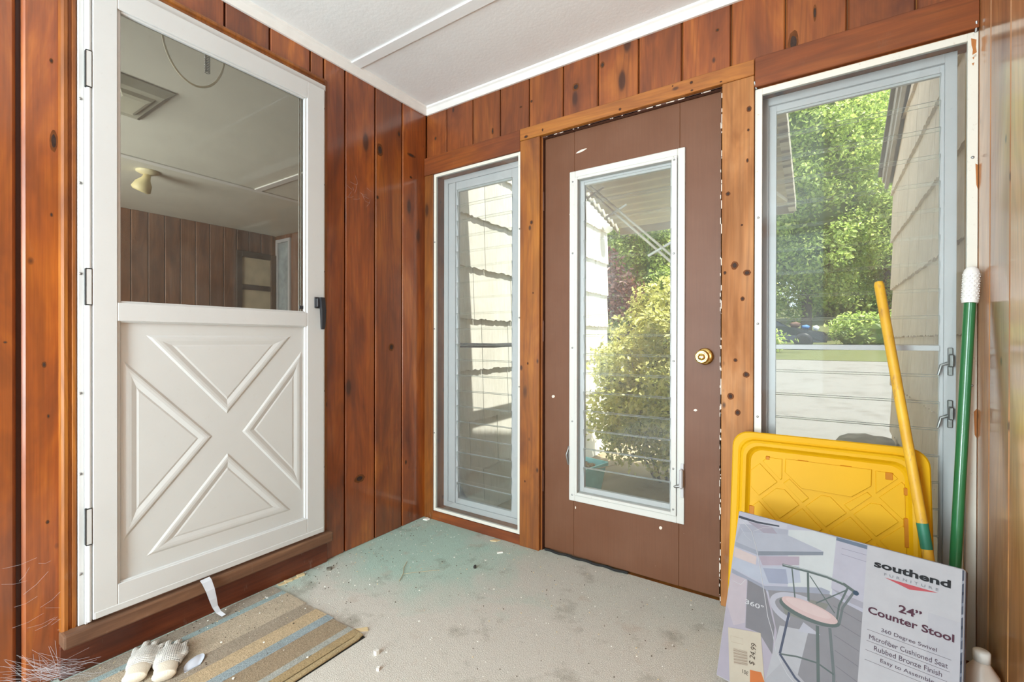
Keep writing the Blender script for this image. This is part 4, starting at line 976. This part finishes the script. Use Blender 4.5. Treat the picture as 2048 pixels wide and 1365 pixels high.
# bottle behind the carton
bt = thing('plastic_bottle', (2.275, -.30, 0), 'pale plastic bottle standing in the corner behind the carton', 'bottle')
b = MB(); b.lathe([(.034, 0), (.038, .006), (.038, .15), (.034, .175), (.018, .20), (.014, .21)], (2.275, -.30, 0), (0, 0, 1), 24); b.build('bottle_body', plain('milky_plastic', srgb(206, 190, 176), .4), bt)
b = MB(); b.lathe([(.017, .208), (.017, .232), (.014, .235)], (2.275, -.30, 0), (0, 0, 1), 20); b.build('bottle_cap', plain('white_cap', srgb(228, 226, 220), .4), bt)

# ================================================================== OUTSIDE
def shingle_mat(name, c0, c1, streak):
    t = NT(name); v = t.obj(); pr = t.attr()
    gr = t.noise(t.map(v, (150, 150, 6)), 1, 4, .7); big = t.noise(v, 6, 5, .7)
    c = t.mix(t.ramp(big, [(.3, 0), (.7, 1)]), c0, c1)
    c = t.mix(t.ramp(gr, [(.45, 0), (.72, .45)]), c, streak)
    c = t.mix(t.ramp(t.noise(t.map(v, (30, 30, 3)), 1, 5, .8), [(.64, 0), (.74, .5)]), c, tuple(k*.7 for k in streak))
    c = t.mix(1.0, c, t.ramp(pr, [(0, .9), (1, 1.0)]), 'MULTIPLY')
    return t.end(t.principled(c, .85, 0, t.bump(gr, .4, .006), spec=.2))
RK = lambda y: 2.13 + (2.22-y)*.41   # rake line descending away from the porch
def shingles(name, x, sgn, y0, y1, zs, mat, label, hgt, top=lambda y: 99):
    """courses of wide shingles on a wall in the plane x; sgn = the outward side"""
    b = MB(); rr = random.Random(17)
    for zb in zs:
        ztop = zb+hgt+.03; y = y0
        while y < y1-.02:
            y2 = min(y1, y+rr.uniform(.28, .46)); n = max(2, int((y2-y)/.02)); pr = rr.random()
            ys = [y+.0025+(y2-y-.005)*i/n for i in range(n+1)]; zz = [min(zb+rr.uniform(-.007, .006), top(a)) for a in ys]
            B0 = [(x+sgn*.020, a, z) for a, z in zip(ys, zz)]; T_ = [(x+sgn*.004, a, min(ztop, top(a))) for a in ys]; BK_ = [(x+sgn*.002, a, z) for a, z in zip(ys, zz)]
            vs = B0+T_+BK_; m = n+1; fs = []
            for i in range(n): fs += [[i, i+1, m+i+1, m+i], [2*m+i, 2*m+i+1, i+1, i]]
            fs += [[0, m, 2*m], [n, 2*m+n, m+n]]
            if zb < top(y): b.add(vs, fs, 0, pr)
            y = y2
    pl_ = [(y0, -.3), (y1, -.3), (y1, min(zs[-1]+hgt, top(y1))), (y0, min(zs[-1]+hgt, top(y0)))]
    b.loops([[(x-.0005*sgn, *q) for q in pl_], [(x-sgn*.09, *q) for q in pl_]], 1, capstart=True)
    return b.build(name, [mat, M['darkgap']], kind='structure', label=label, cat='wall')
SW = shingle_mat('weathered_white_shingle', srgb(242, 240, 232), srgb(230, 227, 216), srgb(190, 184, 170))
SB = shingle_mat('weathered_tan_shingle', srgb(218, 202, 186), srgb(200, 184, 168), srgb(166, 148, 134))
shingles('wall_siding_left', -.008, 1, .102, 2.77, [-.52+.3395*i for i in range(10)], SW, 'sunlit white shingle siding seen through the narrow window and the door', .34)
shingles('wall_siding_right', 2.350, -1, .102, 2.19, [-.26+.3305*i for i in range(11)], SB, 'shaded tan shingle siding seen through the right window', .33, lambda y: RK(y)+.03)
# porch front outside, roof with eave
b = MB(); b.box(-.1, 2.45, -4.3, .36, 2.46, 2.54); b.build('roof', plain('roof_soffit', srgb(206, 204, 198), .7), kind='structure', label='flat porch roof with an eave over the windows', cat='roof')
# right building eave, fascia and roof slope
b = MB(); b.box(2.44, 4.6, 2.11, 2.19, -.3, 2.15); b.build('wall_wing_right', SB, kind='structure', label='end wall of the wing on the right', cat='wall')
def slab(x0, x1, y0, y1, za, zb_): return [[(x0, y0, RK(y0)+za), (x1, y0, RK(y0)+za), (x1, y0, RK(y0)+zb_), (x0, y0, RK(y0)+zb_)], [(x0, y1, RK(y1)+za), (x1, y1, RK(y1)+za), (x1, y1, RK(y1)+zb_), (x0, y1, RK(y1)+zb_)]]
b = MB(); b.loops(slab(2.302, 2.322, .38, 2.235, -.01, .12), capstart=True); b.loops(slab(2.322, 2.348, .38, 2.235, .03, .045), capstart=True); b.loops(slab(2.290, 2.302, .38, 2.24, .04, .12), capstart=True)
b.build('trim_22', plain('grey_rake_board', srgb(150, 144, 138), .6), kind='structure', label='grey rake board under the roof edge of the right wing', cat='trim')
b = MB(); b.loops(slab(2.27, 4.6, .38, 2.29, .12, .15), capstart=True)
b.build('roof_wing_right', plain('grey_roof_shingles', srgb(92, 88, 84), .9), kind='structure', label='sloping roof of the right wing', cat='roof')

# terrain
def hz(y): return -.15 if y < 3 else -.15+.045*(min(y, 30)-3) + (.10*(y-30) if y > 30 else 0)
def terrain(name, poly_rows, mat, label, cat, dz=0.0, th=.0):
    """poly_rows: list of (y, x0, x1); follows the slope"""
    b = MB(); vs = []; fs = []; n = 12
    for (y, x0, x1) in poly_rows:
        for j in range(n+1): vs.append((x0+(x1-x0)*j/n, y, hz(y)+dz))
    for i in range(len(poly_rows)-1):
        for j in range(n): a = i*(n+1)+j; fs.append([a, a+1, a+n+2, a+n+1])
    b.add(vs, fs, smooth=True); return b.build(name, mat, kind='structure', label=label, cat=cat)
def ground_mat(name, a, c_, d, sc=12):
    t = NT(name); v = t.obj(); f = t.noise(v, sc*12, 4, .8); n = t.noise(v, sc*.25, 5, .7)
    c = t.mix(t.ramp(f, [(.3, 0), (.7, 1)]), a, c_); c = t.mix(t.ramp(n, [(.5, 0), (.72, .6)]), c, d)
    return t.end(t.principled(c, .95, 0, t.bump(f, .6, .01), spec=.1))
rows = [.1, 1, 2, 3, 4, 6, 8, 10, 13, 16, 20, 25, 30, 36, 45, 60, 80]
terrain('ground', [(y, -40, 45) for y in rows], ground_mat('leaf_litter_soil', srgb(150, 132, 106), srgb(186, 168, 140), srgb(104, 90, 66)), 'brown littered soil outside the porch', 'ground')
terrain('lawn', [(y, -40, 45) for y in (15.2, 16, 20, 25, 30, 36, 45, 60, 80)], ground_mat('shade_toned_grass', srgb(84, 88, 58), srgb(104, 108, 72), srgb(58, 66, 42), 4), 'lawn beyond the driveway with tree shade in its dark colour', 'lawn', .02)  # tree shade is put into the dark olive grass colour
terrain('driveway', [(2.6, 1.5, 8), (4, 1.25, 9), (6, .95, 10), (8, .9, 12), (9.3, .8, 14), (9.9, -2, 20), (10.2, -30, 40), (12, -30, 40), (15.2, -30, 40)], ground_mat('pale_gravel', srgb(112, 110, 107), srgb(136, 134, 130), srgb(96, 92, 86), 9), 'pale gravel driveway seen through the right window', 'driveway', .012)
terrain('lawn_verge', [(5.2, -6, .9), (7, -6, 1.05), (8.5, -6, 1.1), (9.6, -6, .75)], ground_mat('verge_grass', srgb(100, 116, 54), srgb(130, 134, 78), srgb(120, 104, 70), 8), 'grassy verge left of the driveway', 'lawn', .02)

# foliage
def leaf_mat(name, stops, trans=.5):
    t = NT(name); pr = t.attr()
    c = t.ramp(pr, stops)
    df = t.new('ShaderNodeBsdfDiffuse'); t.put(df.inputs[0], c); tl = t.new('ShaderNodeBsdfTranslucent'); t.put(tl.inputs[0], c)
    gl = t.new('ShaderNodeBsdfGlossy'); gl.inputs['Roughness'].default_value = .45
    return t.end(t.mixsh(.04, t.mixsh(trans, df.outputs[0], tl.outputs[0]), gl.outputs[0]))
def leaves(name, clumps, n, size, mat, parent, seed=1, shell=.55, aspect=.55, core=None, kind=None):
    rng = np.random.default_rng(seed)
    C = np.array([c[:3] for c in clumps]); Rr = np.array([c[3:6] if len(c) == 6 else (c[3],)*3 for c in clumps])
    wgt = (Rr[:, 0]*Rr[:, 2]); k = rng.choice(len(clumps), n, p=wgt/wgt.sum())
    d = rng.normal(size=(n, 3)); d /= np.linalg.norm(d, axis=1)[:, None]
    rad = shell + (1-shell)*rng.random(n)**.7; rad += rng.normal(size=n)*.06
    p = C[k] + d*Rr[k]*rad[:, None]
    nrm = d*.6 + rng.normal(size=(n, 3))*.6 + np.array([0, 0, .5]); nrm /= np.linalg.norm(nrm, axis=1)[:, None]
    t = np.cross(nrm, rng.normal(size=(n, 3))); t /= np.linalg.norm(t, axis=1)[:, None]; bb = np.cross(nrm, t)
    s = size*(.6+.8*rng.random(n))[:, None]
    fold = nrm*s*.18
    V_ = np.stack([p-t*s, p-bb*s*aspect+fold, p+t*s, p+bb*s*aspect+fold], 1).reshape(-1, 3)
    me = bpy.data.meshes.new(name)
    extra_v = []; extra_f = []
    if core:
        for (x, y, z, rx, ry, rz_) in core:
            q = bmesh.new(); bmesh.ops.create_icosphere(q, subdivisions=3, radius=1)
            base = len(V_)+len(extra_v)
            for vv in q.verts:
                f = 1+.14*math.sin(vv.co.x*7+x)*math.sin(vv.co.y*6+y)*math.cos(vv.co.z*8)
                extra_v.append((x+vv.co.x*rx*f, y+vv.co.y*ry*f, z+vv.co.z*rz_*f))
            q.verts.index_update()
            for ff in q.faces: extra_f.append([vv.index+base for vv in ff.verts])
            q.free()
    allv = V_.tolist()+[list(e) for e in extra_v]; allf = [[4*i, 4*i+1, 4*i+2, 4*i+3] for i in range(n)] + extra_f
    off = Vector(parent.location) if parent else Vector((0, 0, 0))
    me.from_pydata(allv, [], allf); me.materials.append(mat)
    at = me.attributes.new('pr', 'FLOAT', 'FACE'); pv = np.concatenate([np.clip(rng.normal(.5, .22, n), 0, .98), np.zeros(len(extra_f))]); at.data.foreach_set('value', pv)
    o = bpy.data.objects.new(name, me); COL.objects.link(o); o.parent = parent
    if kind: o['kind'] = kind
    return o
GT = leaf_mat('tree_leaf', [(0, srgb(128, 148, 70)), (.05, srgb(110, 132, 60)), (.5, srgb(176, 200, 100)), (.8, srgb(214, 226, 130)), (1, srgb(236, 242, 160))])
GB = leaf_mat('bush_leaf', [(0, srgb(90, 96, 50)), (.05, srgb(128, 134, 74)), (.45, srgb(206, 208, 124)), (.75, srgb(236, 232, 150)), (1, srgb(252, 250, 206))])
BARK = plain('grey_bark', srgb(104, 92, 80), .9, var=.25, bump=.6, bscale=20)
RT = leaf_mat('copper_leaf', [(0, srgb(52, 34, 30)), (.5, srgb(104, 66, 56)), (1, srgb(150, 104, 88))])
# bush in front of the door glass (local coordinates: base at origin)
def in_local(parent, clumps): return clumps
bu = thing('shrub', (.86, 1.95, -.15), 'bright yellow green leafy shrub growing outside the brown door', 'shrub')
rr = random.Random(2); cl_ = []
for (x, y, z, r) in ((-.42, .1, .55, .32), (-.30, .0, .95, .38), (.05, .05, 1.22, .38), (.28, .1, 1.10, .40), (.42, .1, .7, .36), (0, 0, .7, .46), (-.35, -.2, .55, .32), (.25, -.2, .62, .38), (-.12, .1, 1.50, .24), (.28, .15, 1.50, .26), (-.50, .2, .95, .24), (.42, -.1, 1.25, .28), (.1, -.15, .35, .3), (.35, -.1, .35, .28), (-.3, -.05, .3, .26), (-.18, .0, 1.22, .32), (.42, -.12, .50, .34), (.12, -.25, .42, .32), (.30, -.25, .30, .26)):
    cl_.append((x, y, z, r*1.0, r, r*.9))
    for _ in range(5): cl_.append((x+rr.uniform(-.6, .8)*r, y+rr.uniform(-.8, .8)*r, z+rr.uniform(-.5, .9)*r, r*.33))
leaves('foliage', cl_, 27000, .024, GB, bu, 5, .42)
b = MB()
for (x, y, z) in ((-.5, .1, .6), (-.3, 0, 1.0), (0, 0, 1.3), (.3, .1, 1.1), (.55, .1, .7), (-.2, -.2, .6), (.2, -.25, .65)):
    b.tube([(x*.2, y*.2, 0), (x*.55, y*.6, z*.45), (x, y, z)], [.014, .009, .004], 6)
b.build('stem', BARK, bu, local=True)
# trees
def make_tree(name, seed, hgt, rad, n, leaf, mat, label):
    t = thing(name, (0, 0, 0), label, 'tree', 'trees beyond the driveway'); rr = random.Random(seed); cl = []; core = []
    for k in range(70):
        f = (k+.5)/70; zz = 1-2*f; rho = math.sqrt(1-zz*zz); a = k*2.39996
        q = rr.uniform(.62, .86); z = hgt*.56 + hgt*.42*zz*q/.8
        x, y = rad*rho*math.cos(a)*q, rad*rho*math.sin(a)*q; r = rad*rr.uniform(.24, .32)
        cl.append((x, y, z, r, r, r*.85))
        for _ in range(2): cl.append((x+rr.uniform(-1, 1)*r, y+rr.uniform(-1, 1)*r, z+rr.uniform(-.8, .8)*r, r*.45))
    core = [(0, 0, hgt*.56, rad*.5, rad*.5, hgt*.33)]
    leaves('foliage', cl, n, leaf, mat, t, seed, .35, core=core)
    b = MB(); b.tube([(0, 0, -.6), (.1, 0, hgt*.3), (0, .1, hgt*.7)], [.32, .22, .08], 10)
    b.build('trunk', BARK, t, local=True); return t
trA = make_tree('leafy_tree', 21, 17, 5.0, 56000, .115, GT, 'A'); trB = make_tree('leafy_tree', 22, 14, 4.4, 46000, .115, GT, 'B')
for src, x, y, rz, sc, lab in ((trA, 1.2, 31, 0, 1.0, 'tall leafy tree in the left half of the right window'), (trB, 11.2, 30, 1, 1.0, 'leafy tree behind the gutter of the right wing'), (trB, -9.6, 31, 3, 1.0, 'nearer leafy tree above the shrub in the door glass'),
                         (trA, 6.5, 46, 2, 1.15, 'tallest leafy tree at the back of the right window'), (trB, -6.5, 46, 4, 1.3, 'far leafy tree hidden behind the post between door and right window'), (trA, -19, 46, 5, 1.15, 'far leafy tree at the left of the door glass above the shrub')):
    o = src if not src.get('placed') else copy_tree(src); src['placed'] = 1
    o.location = (x, y, hz(y)-.2); o.rotation_euler.z = rz; o.scale = (sc,)*3; o['label'] = lab
for o in list(S.objects):
    if 'placed' in o: del o['placed']
cp = thing('copper_tree', (-4.6, 12.5, .2), 'small copper leaved tree behind the shrub and under the canopy', 'tree')
leaves('foliage', [(0, 0, 2.6, 1.5, 1.2, 1.1), (-1.1, .2, 2.2, 1, 1, .9), (1.0, 0, 2.3, 1, 1, .9), (.3, 0, 3.3, .9, .9, .7)], 3200, .09, RT, cp, 9, .3)
b = MB(); b.tube([(0, 0, 0), (.05, 0, 1.4), (0, .1, 2.8)], [.09, .07, .03], 8); b.build('trunk', BARK, cp, local=True)
for nm, x, y, rx, rz_, lab in (('hedge_shrub', 4.4, 24, 2.2, 1.3, 'rounded sunlit shrub beyond the driveway beside the siding edge'), ('hedge_shrub', -1.6, 18.5, 2.6, .85, 'low dark hedge shrub left of the parked car')):
    h = thing(nm, (x, y, hz(y)), lab, 'shrub')
    leaves('foliage', [(0, 0, rz_*.5, rx, 1.2, rz_*.7), (rx*.4, -.3, rz_*.8, rx*.5, .8, rz_*.5), (-rx*.5, -.2, rz_*.7, rx*.5, .8, rz_*.5)], 3000, .085, GT, h, 31+int(x), .6, core=[(0, 0, rz_*.4, rx*.85, 1.0, rz_*.6)])

for x, y, lab in ((-5.5, 53.4, 'far shrub mass at the foot of the trees, left end'), (4.5, 53.4, 'far shrub mass at the foot of the trees in the right window'), (14.5, 53.4, 'far shrub mass at the foot of the trees, right end')):
    h = thing('shrub_thicket', (x, y, hz(y)), lab, 'shrub', 'shrubs at the foot of the far trees')
    leaves('foliage', [(-2.4, 0, 2.2, 2.3, 1.5, 2.3), (0, .3, 2.8, 2.3, 1.5, 2.9), (2.4, 0, 2.1, 2.3, 1.5, 2.3), (1.0, -.5, 1.2, 2.2, 1.2, 1.4), (-1.3, -.5, 1.2, 2.2, 1.2, 1.4)], 5200, .20, GT, h, 61+int(x), .5, core=[(0, 0, 1.6, 3.8, 1.1, 2.0)])

# door canopy of corrugated sheet
CX0, CX1, CY0, CY1, CZ0, CZ1 = .60, 1.78, .105, 1.55, 2.22, 1.92
cn = thing('door_canopy', ((CX0+CX1)/2, CY0, CZ1), 'corrugated metal canopy over the brown door outside', 'canopy')
b = MB(); n = 150; top = []; bot = []
for i in range(n+1):
    f = i/n; y = CY0+(CY1-CY0)*f; z = CZ0+(CZ1-CZ0)*f + .011*math.sin(2*math.pi*y/.085)
    bot.append((y, z)); top.append((y, z+.003))
ring = bot+top[::-1]
b.loops([[(x, y, z) for y, z in ring] for x in (CX0, CX1)], cap=True, capstart=True)
b.build('corrugated_sheet', plain('beige_aluminium_sheet', srgb(226, 218, 200), .5, var=.05), cn)
b = MB()
for x in (CX0-.012, CX1-.028):
    for i in range(24):
        f0, f1 = i/24, (i+1)/24; y0_, y1_ = CY0+(CY1-CY0)*f0, CY0+(CY1-CY0)*f1; zt = CZ0+(CZ1-CZ0)*f0
        zm = zt-.045-.022*abs(math.sin(math.pi*(i+.5)/4))
        b.box(x, x+.004 if x < 1 else x+.04, y0_, y1_, zm if x > 1 else zt-.05, zt+.02)
b.box(CX0, CX1, CY1-.004, CY1+.004, CZ1-.05, CZ1+.02)
b.build('edge_trim', plain('aluminium_canopy_trim', srgb(206, 202, 192), .5), cn)
A_ = Vector((.693, .62, 2.023)); B_ = Vector((1.489, .15, 1.285)); dd = (B_-A_)
b = MB()
for off_ in (-.008, .008): b.tube([A_+Vector((off_, 0, off_)), B_+Vector((off_, 0, off_))], .0065, 8)
b.build('diagonal_brace', plain('white_brace_paint', srgb(226, 220, 208), .5), cn, label='thin white double rod brace')
for f, l in ((.17, .050), (.38, .055), (.74, .055)):
    c = A_+dd*f; b = MB(); b.tube([c+Vector((-l, -.01, -l*.55)), c+Vector((l, .01, l*.55))], .007, 8); b.build('crossbar', PR.get('x') or M['crown'], cn)
b = MB(); b.tube([(CX1-.02, 1.50, 1.93), (1.70, .9, 1.86), (1.62, .13, 1.70)], .009, 8); b.build('side_brace', M['crown'], cn, label='white tube brace at the right end')
# black handrail beside the left siding
hr = thing('handrail', (.16, .11, -.15), 'black iron handrail outside the narrow left window', 'handrail')
BI = plain('black_iron', srgb(36, 34, 34), .5)
b = MB(); b.tube([(.17, .11, 1.005), (.17, .45, 1.0), (.17, .9, 1.008), (.17, 1.5, 1.0)], .014, 10); b.build('rail', BI, hr)
for y in (1.46,):
    b = MB(); b.tube([(.17, y, -.15), (.17, y, 1.0)], .010, 8); b.build('post', BI, hr)
# porch light on the far end of the left siding
b = MB(); b.lathe([(.03, 0), (.06, .02), (.075, .05), (.06, .08), (.02, .09)], (.02, 2.62, 2.24), (1, 0, 0), 20); b.build('wall_lamp', plain('white_lamp_glass', srgb(244, 244, 240), .3), None, 'round white lamp on the far end of the sunlit siding', 'lamp')
# blue planter
ptr = thing('planter', (.41, 1.22, -.15), 'light blue plastic planter of dead leaves below the door glass', 'planter', rot=(0, 0, R(-12)))
b = MB()
def sq(h, z, r=.03): return [(x-0, y, z) for x, y in [(u-h, v-h) for u, v in rrect(0, 2*h, 0, 2*h, r, 3)]]
b.loops([sq(.115, 0), sq(.150, .235), sq(.162, .235), sq(.162, .262), sq(.150, .262), sq(.142, .20)], capstart=True); b.build('pot', plain('sky_blue_plastic', srgb(166, 234, 250), .4), ptr, local=True)
rng_ = leaves('dead_leaves', [(0, 0, .215, .13, .13, .04)], 420, .026, leaf_mat('dead_leaf', [(0, srgb(130, 96, 66)), (.5, srgb(200, 166, 124)), (1, srgb(232, 206, 170))], .2), ptr, 8, .1, kind='stuff')
b = MB(); b.tube([(.06, -.10, .235), (.20, -.06, .26), (.33, -.01, .31)], [.005, .004, .003], 6); b.build('twig', plain('bare_twig', srgb(206, 190, 160), .8), ptr, local=True)
# weathered log
lg = MB(); rr = random.Random(4)
pts = [(1.995+.045*k, 1.88+.004*math.sin(k), .13) for k in range(8)]
lg.tube(pts, [.20, .262, .275, .272, .278, .27, .272, .268], 22)
lg.v = [(x, y+.012*math.sin(9*z+20*x), z+.012*math.sin(14*y+17*x)) for x, y, z in lg.v]
lg.build('log', plain('weathered_grey_log', srgb(150, 142, 132), .95, var=.25, scale=14, bump=.8, bscale=30), None, 'weathered grey log lying on the ground against the right siding', 'log')
# parked car
car = thing('car', (-.1, 21.2, hz(21.2)), 'dark blue car parked side on beyond the driveway', 'car')
CB = plain('dark_blue_car_paint', srgb(42, 52, 68), .25, var=.05, coat=.5)
zb = hz(21.2); prof = [(2.25, .28), (2.28, .55), (2.15, .70), (1.2, .88), (.95, .92), (.15, 1.40), (-.1, 1.45), (-1.35, 1.45), (-1.7, 1.36), (-2.25, .95), (-2.32, .55), (-2.25, .28)]
b = MB(); lo = []
for yy, sx_, in ((-.86, .97), (-.90, 1), (.90, 1), (.86, .97)): lo.append([(-.1+x*sx_, 21.2+yy*(1 if z < .95 else .80), zb+z) for x, z in prof])
b.loops(lo, capstart=True); b.build('car_body', CB, car)
b = MB()
for sy in (-1,):
    for quad in ([(.78, .95), (.12, 1.34), (-.55, 1.36), (-.55, .95)], [(-.62, .95), (-.62, 1.36), (-1.32, 1.36), (-1.85, .97)]):
        b.add([(-.1+x, 21.2+sy*(.91 if z < 1 else .74), zb+z) for x, z in quad], [[0, 1, 2, 3]])
b.add([(-.1+.95, 21.2-.72, zb+.94), (-.1+.95, 21.2+.72, zb+.94), (-.1+.16, 21.2+.62, zb+1.405), (-.1+.16, 21.2-.62, zb+1.405)], [[0, 1, 2, 3]])
b.build('car_glass', plain('dark_car_glass', srgb(40, 48, 54), .1), car)
for x in (1.45, -1.45):
    for sy in (-.84, .84):
        b = MB(); b.lathe([(.20, -.11), (.31, -.11), (.33, -.07), (.33, .07), (.31, .11), (.2, .11)], (-.1+x, 21.2+sy, zb+.33), (0, 1, 0), 24); b.build('wheel', M['black'], car)
def lump(name, loc, rx, ry, rz_, col, label, cat):
    q = bmesh.new(); bmesh.ops.create_icosphere(q, subdivisions=3, radius=1); rr = random.Random(int(rx*1000))
    for v in q.verts: v.co = Vector((loc[0]+v.co.x*rx*(1+.12*math.sin(5*v.co.z+3*v.co.y)), loc[1]+v.co.y*ry, loc[2]+rz_+v.co.z*rz_*(1+.1*math.sin(6*v.co.x))))
    m = MB(); m.bm(q, smooth=True); m.build(name, plain(name+'_%d' % int(col[2]), srgb(*col), .7), None, label, cat)
hzc = zb
lump('bag', (1.05, 20.75, hzc+.885), .20, .15, .13, (96, 66, 52), 'brown bag on the hood of the parked car', 'bag')
lump('bag', (1.42, 20.75, hzc+.83), .15, .14, .09, (70, 120, 180), 'blue bag on the hood of the parked car', 'bag')
lump('bag', (1.78, 20.75, hzc+.765), .11, .12, .11, (232, 232, 230), 'white bag at the front of the hood of the parked car', 'bag')
